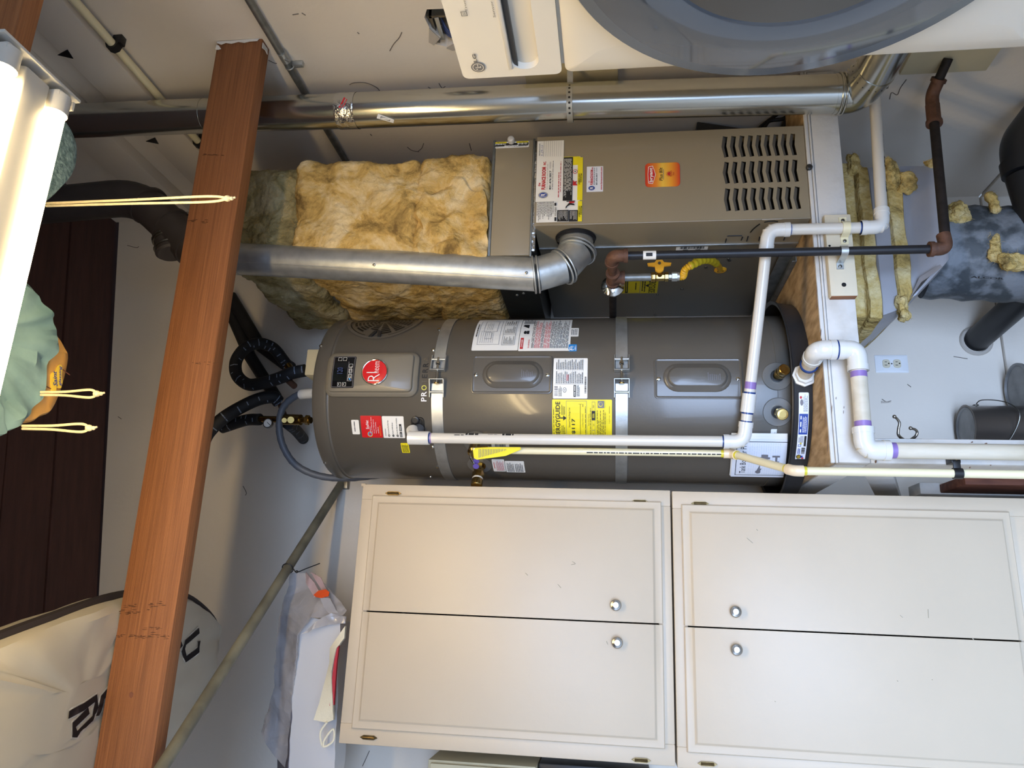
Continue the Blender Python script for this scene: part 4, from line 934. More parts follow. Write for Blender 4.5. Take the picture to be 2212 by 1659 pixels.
# earthquake straps
def strap(x, label, zoff=0):
    th, z = oncyl(x, 850, HR+.002)
    root = thing('heater_strap', (HX, HY, z), label, 'strap', 'galvanised straps round the water heater')
    thb0, thb1 = oncyl(x, 829, HR)[0], oncyl(x, 796, HR)[0]
    def band(b, a, c):
        n = max(3, int(abs(c-a)/.06)); A_ = [a+(c-a)*k/n for k in range(n+1)]
        ribbon(b, [cylp(t, z, HR+.0008) for t in A_], [(math.sin(t), -math.cos(t), 0) for t in A_], .037, .0016)
    P('band', root, 'galv', lambda b: band(b, -1.75, thb0))
    P('band', root, 'galv', lambda b: band(b, thb1, 1.75))
    def lug(b, t, sgn):
        n = V((math.sin(t), -math.cos(t), 0)); e = V((math.cos(t), math.sin(t), 0)); o = cylp(t, z, HR+.002)
        for s in (-1, 1): hexa(b, [o+e*sgn*-.045+V((0, 0, s*.021)), o+e*sgn*.012+V((0, 0, s*.021)), o+e*sgn*.012+V((0, 0, s*.024)), o+e*sgn*-.045+V((0, 0, s*.024))]+[p+n*h for p, h in zip([o+e*sgn*-.045+V((0, 0, s*.021)), o+e*sgn*.012+V((0, 0, s*.021)), o+e*sgn*.012+V((0, 0, s*.024)), o+e*sgn*-.045+V((0, 0, s*.024))], (.006, .020, .020, .006))], .0008, 1)
        hexa(b, [o+e*sgn*.010+V((0, 0, -.024)), o+e*sgn*.013+V((0, 0, -.024)), o+e*sgn*.013+V((0, 0, .024)), o+e*sgn*.010+V((0, 0, .024))]+[p+n*.021 for p in (o+e*sgn*.010+V((0, 0, -.024)), o+e*sgn*.013+V((0, 0, -.024)), o+e*sgn*.013+V((0, 0, .024)), o+e*sgn*.010+V((0, 0, .024)))], .0008, 1)
        tube(b, [o+n*.007+e*sgn*-.028+V((0, 0, -.022)), o+n*.007+e*sgn*-.028+V((0, 0, .022))], .004, 10)
    for t, s in ((thb0, 1), (thb1, -1)): P('lug', root, 'galv', lambda b: lug(b, t, s))
    tm = [thb0-.005, (thb0+thb1)/2, thb1+.02, thb1+.11]
    bo = P('tension_bolt', root, 'chrome', lambda b: tube(b, [cylp(t, z, HR+.015) for t in tm], .0035, 10))
    P('nut', bo, 'chrome', lambda b: (lambda t: lathe(b, cylp(t, z, HR+.015), (math.cos(t), math.sin(t), 0), [(.0075, 0), (.0075, .006), (0, .006)], 6))(thb1+.03))
    P('bolt_head', bo, 'brass', lambda b: (lambda t: lathe(b, cylp(t, z, HR+.015), (math.cos(t), math.sin(t), 0), [(0, -.004), (.0085, -.003), (.0085, .001), (0, .001)], 14))(thb0))
strap(944, 'upper galvanised strap bolted round the water heater under its control panel')
strap(1343, 'lower galvanised strap bolted round the water heater beside the yellow label')

# ------------------------------------------------------------------ furnace
FY = 2.087
fa = [at(x, y, Y=FY) for x, y in ((1158, 296), (1745, 272), (1757, 470), (1157, 488))]
FXR, FXL = (fa[0].x+fa[1].x)/2, (fa[2].x+fa[3].x)/2
FZT, FZB = (fa[0].z+fa[3].z)/2, ZP+.001
FYB, FYC = YB-.03, 2.246
fu = thing('furnace', ((FXL+FXR)/2, 2.45, ZP), 'tan metal furnace cabinet with chevron louvers standing on the platform', 'furnace')
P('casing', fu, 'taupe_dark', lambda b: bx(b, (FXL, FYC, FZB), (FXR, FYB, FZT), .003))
lv = []
def px5(l, ox=1500, oy=240, s=5.183): return [(ox+a/s, oy+c/s) for a, c in l]
rows = [([(320, 278), (372, 285), (358, 385), (385, 510), (335, 522), (302, 400)], [(1078, 248), (1130, 252), (1122, 370), (1150, 490), (1098, 495), (1060, 365)]),
        ([(338, 565), (388, 572), (372, 680), (400, 805), (348, 815), (316, 690)], [(1100, 540), (1155, 545), (1145, 660), (1172, 785), (1125, 793), (1086, 665)]),
        ([(345, 862), (402, 870), (385, 975), (412, 1112), (358, 1122), (330, 990)], [(1125, 840), (1180, 850), (1170, 970), (1198, 1090), (1145, 1100), (1108, 970)])]
for a, c in rows:
    a, c = px5(a), px5(c)
    for k in range(9):
        t = k/8; lv.append([(lambda p: (p.x, p.z))(at(p[0]+(r_[0]-p[0])*t, p[1]+(r_[1]-p[1])*t, Y=FY)) for p, r_ in zip(a, c)])
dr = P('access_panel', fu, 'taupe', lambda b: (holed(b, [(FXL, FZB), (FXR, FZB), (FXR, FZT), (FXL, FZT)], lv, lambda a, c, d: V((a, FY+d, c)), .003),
     bx(b, (FXL, FY+.0005, FZB), (FXL+.002, FYC-.004, FZT), 0), bx(b, (FXR-.002, FY+.0005, FZB), (FXR, FYC-.004, FZT), 0), bx(b, (FXL+.002, FY+.0005, FZT-.002), (FXR-.002, FYC-.004, FZT), 0)), smooth=False)
for l in lv:     # each louver blade slopes down and in behind its opening
    P('louver', dr, 'louver_dark', lambda b: plate(b, [V((l[u][0]+(l[w_][0]-l[u][0])*t, FY+.0032+.010*t, l[u][1]+(l[w_][1]-l[u][1])*t)) for u, w_, t in ((0, 1, -.05), (0, 1, .68), (5, 2, .68), (4, 3, .68), (4, 3, -.05), (5, 2, -.05))], .0008, (0, 1, 0)))
P('dark_backing', fu, 'black', lambda b: bx(b, (FXL+.01, FY+.06, FZB+.01), (FXR-.01, FY+.065, FZB+.36), 0))  # thin black sheet that paints in the shade seen through the louvers
P('door_edge', fu, 'taupe', lambda b: tube(b, [(FXL, FY, FZB), (FXL, FY, FZT)], .0016, 8))
P('door_knob', fu, 'black_plastic', lambda b: lathe(b, at(1747, 364, Y=FY), (0, -1, 0), [(.0085, 0), (.0095, .004), (.0095, .010), (.006, .013), (0, .0135)], 18))
sx0 = at(1655, 476, X=FXL); 
P('casing_trim', fu, 'galv', lambda b: bx(b, (FXL-.004, FYC-.006, FZB), (FXL+.002, FYC+.004, FZT), .001))
FS = SIDE(FXL-.0002)
def kn(l): return [(lambda p: p)(at(x, y, X=FXL-.0015)) for x, y in l]
P('knockout', fu, 'black', lambda b: [tube(b, kn(l), .0018, 6) for l in ([(1621, 502), (1626, 496), (1634, 489), (1641, 484)], [(1651, 480), (1660, 478), (1672, 477.5), (1680, 479)], [(1693, 519), (1696, 510)], [(1613, 521), (1616, 511)], [(1567, 524), (1569, 516)], [(1571, 510), (1576, 509.5), (1603, 509)], [(1604, 512), (1601, 519)], [(1639, 520), (1641, 512)])])
P('embossed_bar', fu, 'taupe', lambda b: tube(b, kn([(1646, 474.5), (1690, 473)]), .0028, 8))
P('base_channel', fu, 'galv_dull', lambda b: (bx(b, (FXL-.05, FYC+.03, ZP+.0005), (FXL-.002, FYB, ZP+.004), .001), bx(b, (FXL-.014, FYC+.03, ZP+.004), (FXL-.010, FYB, ZP+.045), .001), bx(b, (FXL-.05, FYC+.03, ZP+.004), (FXL-.047, FYB, ZP+.016), .001)))
for x, y in ((1473, 624), (1446, 542), (1576, 562), (1420, 636), (1525, 577), (1574, 559), (1415, 681)):
    p = at(x, y, X=FXL); P('screw', fu, 'steel', lambda b: lathe(b, p, (-1, 0, 0), [(.0055, 0), (.005, .003), (0, .0036)], 10))
# print on the front
ff = front(FY)
st = Sticker(fu, ff, *rectY(1158, 481, 1254, 338, FY), 'paper', 'warning_label', r=.0015, flip=True)     # mounted upside down
st.rect(.0, .012, .135, .988, 'label_yellow')
st.done()
r = rectY(1158, 481, 1254, 338, FY)
# upside-down factory label: yellow warning bands, black panels, flame and hand signs
st = Sticker(fu, Plane((0, FY-.0012, 0), (1, 0, 0), (0, 0, 1)), *r, m=None, flip=True)
def L(x, y):      # photo pixel to label coordinates of the flipped label
    p = at(x, y, Y=FY); return 1-(p.x-r[0])/(r[2]-r[0]), 1-(p.z-r[1])/(r[3]-r[1])
def LR(x0, y0, x1, y1):
    a, c = L(x0, y0), L(x1, y1); return min(a[0], c[0]), min(a[1], c[1]), max(a[0], c[0]), max(a[1], c[1])
st.rect(*LR(1248.5, 341, 1258, 433), 'label_yellow'); st.rect(*LR(1248.5, 435, 1257, 479), 'label_yellow')
st.rect(*LR(1217, 341, 1236, 434), 'ink'); st.lines(*LR(1219, 344, 1234, 432), 9, 'paper', .35, .35)
st.rect(*LR(1204, 455, 1228, 479), 'ink'); st.rect(*LR(1229, 455, 1248, 479), 'ink'); st.lines(*LR(1206, 457, 1226, 477), 8, 'paper', .3, .5); st.lines(*LR(1231, 457, 1246, 477), 6, 'paper', .3, .5)
for a, c in ((376, 396), (446, 466)):
    st.text('WARNING', *LR(1253.5, a+3, 1257, c-1), 'ink', .01); st.text('AVERTISSEMENT', *LR(1249.5, a, 1253, c+4), 'ink', .01)
    q0 = L(1255, a-1); st.poly([(q0[0]-.0, q0[1]), (q0[0]+.012*3, q0[1]), (q0[0]+.018, q0[1]+.025)], 'ink')
st.poly([L(1237, 402), L(1248, 402), L(1244, 397), L(1247, 392), L(1241, 394), L(1238, 390)], 'ink_red')
c_ = L(1242.5, 372); st.disc(*c_, .034, .052, 'ink_red'); st.disc(*c_, .026, .040, 'paper'); st.rect(c_[0]-.012, c_[1]-.012, c_[0]+.012, c_[1]+.012, 'ink')
st.poly([L(1222, 453), L(1226, 447), L(1232, 444), L(1242, 445), L(1240, 442), L(1230, 439), L(1222, 448)], 'ink'); st.rect(*LR(1224, 435.5, 1242, 437), 'ink'); st.rect(*LR(1230, 437, 1241, 440), 'ink_red')
st.rect(*LR(1198, 440, 1202, 446), 'ink'); st.rect(*LR(1198, 471, 1202, 479), 'ink'); st.text('OPERATION', *LR(1198.5, 449, 1202, 468), 'ink'); st.lines(*LR(1160, 438, 1196, 479), 12, 'ink', .35, .4)
st.done()
st = Sticker(fu, Plane((0, FY-.0022, 0), (1, 0, 0), (0, 0, 1)), *rectY(1157, 437, 1218.5, 304, FY), 'paper', 'service_sticker', r=.001)
R_ = st.box
def S(x0, y0, x1, y1):
    a, c = at(x0, y0, Y=FY), at(x1, y1, Y=FY); f = lambda p: ((p.x-R_[0])/(R_[2]-R_[0]), (p.z-R_[1])/(R_[3]-R_[1]))
    a, c = f(a), f(c); return min(a[0], c[0]), min(a[1], c[1]), max(a[0], c[0]), max(a[1], c[1])
st.text('the', *S(1162, 404, 1168, 396), 'ink_red', .03); st.text('FURNACE ROOM', *S(1169.5, 411, 1180, 362), 'ink_red', .05); st.text('INC.', *S(1174, 358, 1180, 350), 'ink_red', .04)
st.lines(*S(1181.5, 411, 1184, 352), 1, 'ink', .6, .05); st.text('831.476.3817', *S(1186, 411, 1191.5, 370), 'ink', .025); st.lines(*S(1187, 366, 1191, 350), 3, 'ink_gray', .3, .1); st.lines(*S(1193, 411, 1196, 348), 1, 'ink', .6, .05)
st.lines(*S(1205, 428, 1209, 372), 1, 'ink_red', .6, .02); st.lines(*S(1209.5, 416, 1213, 350), 1, 'ink_red', .6, .05)
c_ = S(1163, 430, 1184, 416); cx, cy, ax, ay = (c_[0]+c_[2])/2, (c_[1]+c_[3])/2, (c_[2]-c_[0])/2, (c_[3]-c_[1])/2
st.disc(cx, cy, ax, ay, 'ink'); st.disc(cx, cy, ax*.90, ay*.90, 'paper'); st.disc(cx, cy, ax*.82, ay*.80, 'ink_blue'); st.text('FR', cx-ax*.45, cy-ay*.5, cx+ax*.45, cy+ay*.5, 'paper', .03)
st.text('MAINTENANCE DATE', *S(1164.5, 338, 1167.5, 312), 'ink', .01); st.text('5-29-13', *S(1169, 339, 1173.5, 316), 'ink_blue', 0, .15)
for i in range(9): st.rect(*S(1175+4.6*i, 340, 1175.5+4.6*i, 307), 'ink_gray')
st.done()
st = Sticker(fu, ff, *rectY(1267, 415, 1303, 359, FY), 'paper_blue', 'service_sticker', r=.001); R_ = st.box
st.text('the', *S(1271, 395, 1273.5, 391), 'ink_red', .03); st.text('FURNACE ROOM', *S(1275, 400, 1281.5, 367), 'ink_red', .05); st.text('INC.', *S(1278, 366, 1281.5, 361), 'ink_red', .04); st.lines(*S(1282.5, 400, 1285, 362), 1, 'ink', .5, 0)
st.text('831.476.3817', *S(1287, 400, 1290.5, 374), 'ink', .02); st.lines(*S(1287, 372, 1290.5, 362), 3, 'ink_gray', .3, .1); st.text('www.furnaceroom.com', *S(1296.5, 411, 1301, 361.5), 'ink_red', .02)
c_ = S(1271, 412, 1285, 402); cx, cy, ax, ay = (c_[0]+c_[2])/2, (c_[1]+c_[3])/2, (c_[2]-c_[0])/2, (c_[3]-c_[1])/2
st.disc(cx, cy, ax, ay, 'ink_blue'); st.text('FR', cx-ax*.5, cy-ay*.5, cx+ax*.5, cy+ay*.5, 'paper', .03); st.done()
st = Sticker(fu, ff, *rectY(1394, 405, 1468, 351, FY), 'logo_gradient', 'brand_badge', r=.012, th=.002); R_ = st.box
st.poly([((lambda p: ((p.x-R_[0])/(R_[2]-R_[0]), (p.z-R_[1])/(R_[3]-R_[1])))(at(x, y, Y=FY))) for x, y in ((1400.5, 397), (1410, 398), (1414, 386), (1416.5, 378), (1414, 370), (1410, 359), (1400.5, 361), (1399, 378))], 'paper')
st.poly([((lambda p: ((p.x-R_[0])/(R_[2]-R_[0]), (p.z-R_[1])/(R_[3]-R_[1])))(at(x, y, Y=FY))) for x, y in ((1401.5, 396), (1409.5, 396.7), (1413, 386), (1415.3, 378), (1413, 370), (1409.5, 360.5), (1401.5, 362), (1400, 378))], 'red')
st.text('bryant', *S(1402.5, 394.5, 1411.5, 363), 'paper', .03); st.text('Plus 80t', *S(1424, 391.5, 1431, 363), 'ink', .01, .15); st.lines(*S(1432, 389, 1434, 365), 1, 'ink_gray', .5, .1)
c_ = S(1437, 384, 1447.5, 370); cx, cy = (c_[0]+c_[2])/2, c_[1]; ax, ay = (c_[2]-c_[0])/2, (c_[3]-c_[1])
for k in range(9):
    a = PI*k/8; st.poly([(cx+ax*.7*math.cos(a-.1), cy+ay*.7*math.sin(a-.1)), (cx+ax*math.cos(a), cy+ay*math.sin(a)), (cx+ax*.7*math.cos(a+.1), cy+ay*.7*math.sin(a+.1))], 'ink_red')
st.poly([(cx+ax*.6*math.cos(PI*k/10), cy+ay*.6*math.sin(PI*k/10)) for k in range(11)], 'ink_red'); st.text('Perfect', *S(1448, 383, 1451.5, 370), 'ink_red', .01); st.text('Heat', *S(1453, 380, 1456, 373), 'ink_red', .01); st.done()
# yellow guide and barcode on its left side, both upside down
st = Sticker(fu, FS, *rectX(1322, 634, 1424, 598, FXL), 'label_olive', 'energy_label', flip=True, r=.001)
st.text('ENERGYGUIDE', .05, .80, .95, .95, 'ink', .025); st.poly([(.40, .80), (.50, .72), (.60, .80)], 'ink'); st.lines(.1, .64, .9, .74, 2, 'ink', .5, .1); st.frame(.04, .12, .96, .62, .012, 'ink_gray'); st.lines(.3, .5, .8, .54, 1, 'ink', .5); st.rect(.06, .29, .94, .35, 'ink'); st.lines(.1, .305, .9, .335, 1, 'label_olive', .5); st.lines(.1, .22, .9, .26, 1, 'ink', .5); st.lines(.08, .03, .9, .10, 2, 'ink', .4); st.done()
st = Sticker(fu, FS, *rectX(1459, 544.5, 1531, 528, FXL), 'paper', 'barcode_label', flip=True, r=.001)
st.bars(.12, .12, .55, .88, 26, 'ink', False); st.lines(.62, .1, .9, .9, 2, 'ink', .4); st.lines(.02, .1, .1, .9, 1, 'ink', .4); st.done()

# coil box on top of the furnace
cb0, cb1 = at(1061, 304, Y=2.10), at(1146, 554, Y=2.10)
CX0, CX1, CZ0, CZ1 = cb1.x, cb0.x, cb1.z, at(1054, 553, Y=2.10).z
co = thing('coil_cabinet', ((CX0+CX1)/2, 2.45, CZ0), 'brown metal coil box with one grey knob sitting on top of the furnace', 'coil box')
P('case', co, 'sheet_dark', lambda b: bx(b, (CX0, 2.115, CZ0), (CX1, FYB-.02, CZ1), .003))
P('front_panel', co, 'taupe', lambda b: (bx(b, (CX0+.006, 2.100, CZ0+.004), (CX1-.002, 2.118, CZ1-.006), .003)))
P('edge_trim', co, 'galv_dull', lambda b: (bx(b, (CX0, 2.098, CZ0-.002), (CX1, 2.12, CZ0+.004), .001), bx(b, (CX0, 2.098, CZ1-.006), (CX1, 2.12, CZ1+.002), .001)))
P('panel_knob', co, 'appliance_edge', lambda b: lathe(b, at(1105, 307, Y=2.10), (0, -1, 0), [(.009, 0), (.011, .003), (.012, .014), (.010, .020), (.005, .022), (0, .022)], 20))
st = Sticker(co, front(2.0995), *rectY(1067, 321, 1143, 305, 2.10), 'paper', 'warning_label', flip=False, r=.003)
R_ = st.box; 
# this label reads sideways down the narrow panel
st.rect(.40, .01, .78, .99, 'ink'); st.rect(.78, .02, .985, .36, 'label_yellow'); st.rect(.78, .64, .985, .98, 'label_yellow'); st.lines(.45, .03, .75, .36, 3, 'ink_light', .3); st.rect(.25, .02, .38, .30, 'ink'); st.rect(.25, .70, .38, .98, 'ink'); st.bars(.84, .06, .92, .30, 9, 'ink', False); st.bars(.84, .70, .92, .94, 9, 'ink', False); st.bars(.48, .04, .70, .34, 12, 'ink_light', False); st.bars(.48, .66, .70, .96, 12, 'ink_light', False); st.bars(.26, .34, .36, .66, 9, 'ink_gray', False); st.bars(.08, .06, .16, .94, 22, 'ink_gray', False); st.done()
P('tape', co, 'foil', lambda b: bx(b, (CX0+.02, 2.104, FZT-.002), (CX1-.004, 2.118, CZ0+.003), .002), label='crumpled foil tape')
for x, y in ((1131, 633), (1117, 637)):
    p = at(x, y, X=CX0); P('screw', co, 'galv', lambda b: lathe(b, p, (-1, 0, 0), [(.005, 0), (.0045, .003), (0, .0036)], 10))
# insulated plenum
PX1 = at(700, 352, Y=2.14).x
pl = thing('insulated_plenum', ((CX0+PX1)/2, 2.45, CZ1), 'supply plenum wrapped in fluffy yellow fibreglass above the coil box', 'duct')
P('duct_core', pl, 'galv_dull', lambda b: bx(b, (CX0+.04, 2.19, CZ1+.002), (PX1-.06, 2.66, at(515, 450, Y=2.13).z), .002))
Zs = [at(x, 450, Y=2.13).z for x in (1052, 905, 650, 505)]
for i, (za, zb) in enumerate(zip(Zs, Zs[1:])):
    P('insulation', pl, ('insul', 'insul', 'insul_shaded')[i], lambda b: blob(b, (CX0+.012+.012*(i == 1), 2.128-.016*(i < 2)-.008*(i == 1), za-.004), (PX1-.004-.01*i, 2.75, zb+.012*(i < 2)), .017, 8, .0105, .03, i*3+1))
def fuzz(parent, m, count, L_, seed):
    # loose fibres standing off the batts
    rnd = random.Random(seed); base = rootloc(parent); bm = new()
    for ch in [c for c in parent.children if c.name.split('.')[0] in ('insulation', 'loose_tuft', 'scrap_insulation')]:
        vs = ch.data.vertices; lo = min(v.co.y for v in vs)
        cand = [v for v in vs if v.normal.y < .3]
        for _ in range(int(count*len(cand)/12000)+8):
            v = rnd.choice(cand); n = V(v.normal); p = V(v.co)+base
            d = V((rnd.gauss(0, 1), rnd.gauss(0, 1), rnd.gauss(0, 1))); d = (d-n*d.dot(n)*.75).normalized(); l = L_*rnd.uniform(.4, 1.2); s = d.cross(n).normalized()*.00028
            q = p+d*l*.5+n*l*.10; e = p+d*l+n*l*.04+V((rnd.gauss(0, .15), 0, rnd.gauss(0, .15)))*l
            a = [bm.verts.new(k) for k in (p-s, p+s, q+s, q-s, e)]
            bm.faces.new(a[:4]); bm.faces.new((a[3], a[2], a[4]))
    o = obj('fibres', bm, m, parent); o['kind'] = 'stuff'
fuzz(pl, 'insul', 2600, .016, 3)
P('torn_flap', pl, 'insul', lambda b: (blob(b, (0, 0, 0), (1, 1, 1), 0, 5, .03, .06, 2), [setattr(v, 'co', (lambda w: w+V((noise.noise(w*18), noise.noise(w*22+V((3, 0, 0))), noise.noise(w*16+V((0, 7, 0)))))*.022)(at(903+150*v.co.x, 398+160*v.co.y+22*math.sin(v.co.x*9)*(1-v.co.y), Y=2.124-.026*v.co.z))) for v in b.verts]))

# flue pipe: elbow out of the furnace side, then up
f0 = at(1243, 505, X=FXL); f0 = V((FXL, 2.172, f0.z))
fp = thing('flue_pipe', f0, 'galvanised flue pipe rising from an elbow on the furnace side', 'flue pipe')
RFL = .052
fb1 = V((f0.x-.055, f0.y-.012, f0.z-.006)); 
fc = at(1172, 594, Y=2.13); ft = at(512, 559, Y=2.13)
fe = fc+(ft-fc)*.02
m1 = V((f0.x-.115, f0.y-.03, f0.z+.035)); 
P('collar', fp, 'iron', lambda b: (lathe(b, f0+V((-.001, 0, 0)), (-1, 0, 0), [(.064, 0), (.065, .003), (.061, .005), (.061, .012), (.059, .013)], 32)))
def seg(b, p, q, r0=RFL, r1=RFL): tube(b, [p, q], [r0, r1], 36, False)
pts = [f0, fb1, m1, fe]
for i, (p, q2) in enumerate(zip(pts, pts[1:])):
    P('elbow_section', fp, 'galv', lambda b: seg(b, p, q2, RFL+.001, RFL+.001))
    d = (q2-p).normalized(); nd = ((pts[i+2]-q2).normalized() if i+2 < len(pts) else (ft-fc).normalized()); ax = (d+nd).normalized()
    P('rib', fp, 'galv', lambda b: [ring(b, q2+ax*o_, ax, (RFL+.003)/max(.86, ax.dot(d)), .0035, 36) for o_ in (-.006, .006)])
P('pipe_run', fp, 'galv', lambda b: seg(b, fe, ft+(ft-fc)*.12))
P('coupling', fp, 'galv', lambda b: tube(b, [fc+(ft-fc)*.985, ft+(ft-fc)*.10], RFL+.0015, 36))
P('seam', fp, 'galv', lambda b: (lambda o_: tube(b, [fe+o_, ft+o_], .0018, 6))(V((-.03, -.043, 0))))
for t, s in ((.02, .2), (.985, -.3), (.5, .4)):
    c = fe+(ft-fe)*t; n = V((-.35, -1, 0)).normalized(); P('screw', fp, 'steel', lambda b: lathe(b, c+n*RFL+V((0, 0, s*.02)), n, [(.005, 0), (.0045, .002), (.002, .0028), (0, .003)], 10))
# vent assembly up under the roof
va = V(ft+(ft-fc)*.115); vt = at(300, 425, Y=2.13); vz = at(100, 450, Y=2.3)
ve = thing('roof_vent', va, 'dark vent pipe with a tee climbing from the flue to the roof', 'vent pipe')
v2 = va+(vt-va)*1.0
P('vent_pipe', ve, 'duct_dark', lambda b: tube(b, fil([va, va.lerp(v2, .45), v2, v2+V((-.02, .05, .85))], .1), .064, 28))
P('tee_collar', ve, 'duct_dark', lambda b: [tube(b, [va.lerp(v2, t), va.lerp(v2, t+.03)], .070, 28) for t in (.15, .48, .83)])
tb0 = va.lerp(v2, .58); te = at(372, 545, Y=2.13)
P('tee_branch', ve, 'duct_dark', lambda b: tube(b, [tb0, tb0.lerp(te, .55), te], [.052, .05, .05], 26))
P('branch_ribs', ve, 'steel', lambda b: [ring(b, tb0.lerp(te, t), te-tb0, .052, .004, 26) for t in (.55, .62, .86)])
P('end_cap', ve, 'duct_dark', lambda b: lathe(b, te, te-tb0, [(.052, -.012), (.053, 0), (.046, .006), (0, .010)], 26))
P('foil_wrap', ve, 'foil', lambda b: (tube(b, spline([at(402, 470, Y=2.2), at(410, 500, Y=2.2), at(404, 526, Y=2.2)], 5), [.03, .034, .036, .034, .036, .034, .03, .034, .03, .026, .02], 14), wrinkle(b, .008, 28, 4, 2)), label='crumpled foil wrap')

# dryer vent duct up the right wall
DY = 2.0; dk0, dk1 = at(1808, 203, Y=DY), at(570, 245, Y=DY)
du = thing('dryer_vent_duct', dk0, 'shiny galvanised duct running up the right wall beside the furnace', 'duct')
RD = .056
DXc = (dk0.x+dk1.x)/2
dtop = at(150, 262, Y=DY)
P('duct_section', du, 'duct', lambda b: tube(b, [dk0, at(1225, 219, Y=DY), at(748, 240, Y=DY)], RD, 40))
P('duct_section', du, 'duct', lambda b: tube(b, [at(760, 239.5, Y=DY), at(440, 250, Y=DY)], RD-.001, 40))
P('duct_section', du, 'duct', lambda b: tube(b, [at(445, 250, Y=DY), dtop, dtop+(dtop-dk1)*.2], RD, 40))
tp0, tp1 = at(733, 240.3, Y=DY), at(774, 239, Y=DY)
tpp = P('tape', du, 'foil', lambda b: tube(b, [tp0.lerp(tp1, k/8) for k in range(9)], RD+.0012, 40, False), label='crumpled foil tape with red print')
class DuctFrame:
    curved = True
    def p(s, a, b, h): return V((dk0.lerp(dk1, 0).x+(RD+h)*math.sin(a/RD), DY-(RD+h)*math.cos(a/RD), b))
def onduct(x, y):
    best = None
    for k in range(-60, 61):
        a = k/60*1.5
        for_z = at(x, 240, Y=DY).z
        p = V((at(x, 240, Y=DY).x*0+dk0.lerp(dk1, (for_z-dk0.z)/(dk1.z-dk0.z)).x+RD*math.sin(a), DY-RD*math.cos(a), for_z))
        e = abs(proj(p)[1]-y)
        if best is None or e < best[0]: best = (e, a, p)
    return best[1], best[2]
def duct_stroke(b, pts, w):
    P3 = []; N3 = []
    for x, y in pts:
        a, p = onduct(x, y); P3.append(p+V((math.sin(a), -math.cos(a), 0))*.0016); N3.append((math.sin(a), -math.cos(a), 0))
    ribbon(b, P3, N3, w, .0005)
for l, w_ in (([(757, 212), (753, 222), (747, 232), (743, 243)], .006), ([(762, 215), (758, 225), (752, 233)], .003), ([(745, 258), (744, 268), (743, 274)], .003), ([(761, 262), (760, 270), (758, 275)], .006), ([(766, 268), (763, 274)], .003)):
    P('tape_print', tpp, 'ink_red', lambda b: duct_stroke(b, l, w_))
lb = [onduct(x, y)[1]+V((-.002, -.003, 0)) for x, y in ((827, 246), (858, 259), (854, 269), (822, 256))]
ll = P('barcode_label', du, 'paper', lambda b: plate(b, lb, .0012, (-.35, -1, 0)))
P('barcode', ll, 'ink', lambda b: [plate(b, [(lb[0]*(1-u)*(1-w_)+lb[1]*u*(1-w_)+lb[2]*u*w_+lb[3]*(1-u)*w_)+V((-.0009, -.0018, 0)) for u, w_ in ((u0, .25), (u0+.03, .25), (u0+.03, .8), (u0, .8))], .0002, (-.35, -1, 0)) for u0 in [.2+.055*k for k in range(11)]])
sz = at(1232, 219, Y=DY).z; sc_ = dk0.lerp(dk1, (sz-dk0.z)/(dk1.z-dk0.z))
hs_ = P('hanger_strap', du, 'galv', lambda b: (lambda A_: ribbon(b, [V((XW-.026, DY-.055, sz))]+[V((sc_.x+(RD+.001)*math.sin(a), DY-(RD+.001)*math.cos(a), sz)) for a in A_]+[V((XW-.026, DY+.055, sz))], [(0, -1, 0)]+[(math.sin(a), -math.cos(a), 0) for a in A_]+[(0, 1, 0)], .018, .0012))([1.1-.2*k for k in range(23)]))
P('strap_hole', hs_, 'black', lambda b: [lathe(b, (lambda a: V((sc_.x+(RD+.0024)*math.sin(a), DY-(RD+.0024)*math.cos(a), sz)))(1.0-.27*k), (math.sin(1.0-.27*k), -math.cos(1.0-.27*k), 0), [(.0036, 0), (0, .0002)], 10) for k in range(9)])
e1 = dk0+V((.0, -.0, -.055)); e2 = at(1893, 150, Y=1.90); e3 = e2+V((.01, -.5, -.03))
P('elbow', du, 'duct', lambda b: tube(b, fil([dk0+V((0, 0, .01)), e1, e2], .09, 8), RD+.001, 36))
P('elbow_rib', du, 'duct', lambda b: [ring(b, c, ax, RD+.003, .003, 36) for c, ax in ((dk0+V((0, 0, -.004)), (0, 0, 1)), (dk0+V((0, 0, -.014)), (0, 0, 1)), (dk0+V((.005, -.012, -.045)), (.15, -.4, -.9)), (dk0+V((.013, -.032, -.068)), (.3, -.7, -.7)), (dk0+V((.022, -.055, -.085)), (.35, -.8, -.6)))])
P('duct_section', du, 'duct', lambda b: tube(b, [e1.lerp(e2, .6), e2, e3], RD-.001, 36))
P('crimp_dots', du, 'black', lambda b: [ball(b, e1.lerp(e2, .78)+ (lambda a: (e2-e1).normalized().orthogonal().normalized()*math.cos(a)*RD+(e2-e1).normalized().cross((e2-e1).normalized().orthogonal().normalized())*math.sin(a)*RD)(k*PI/9), .0022) for k in range(18)])
# cleats on the right wall
cl = rectX(1137, 186, 1333, 168, XW-.02)
bm = new(); bx(bm, (XW-.025, 1.90, at(1335, 176, X=XW-.02).z), (XW, 2.14, at(1137, 178, X=XW-.02).z), .003); tag(obj('wall_cleat', bm, 'cream_wood'), 'cream wood cleat on the right wall behind the shiny duct', 'wood block')
c2 = at(1942, 160, X=XW-.03); c3 = at(2130, 150, X=XW-.03)
bm = new(); bx(bm, (XW-.035, c2.y-.14, c3.z), (XW, c2.y, c2.z), .003); tag(obj('wall_cleat', bm, 'cream_wood'), 'cream wood cleat low on the right wall beside the rusty gas pipe', 'wood block')

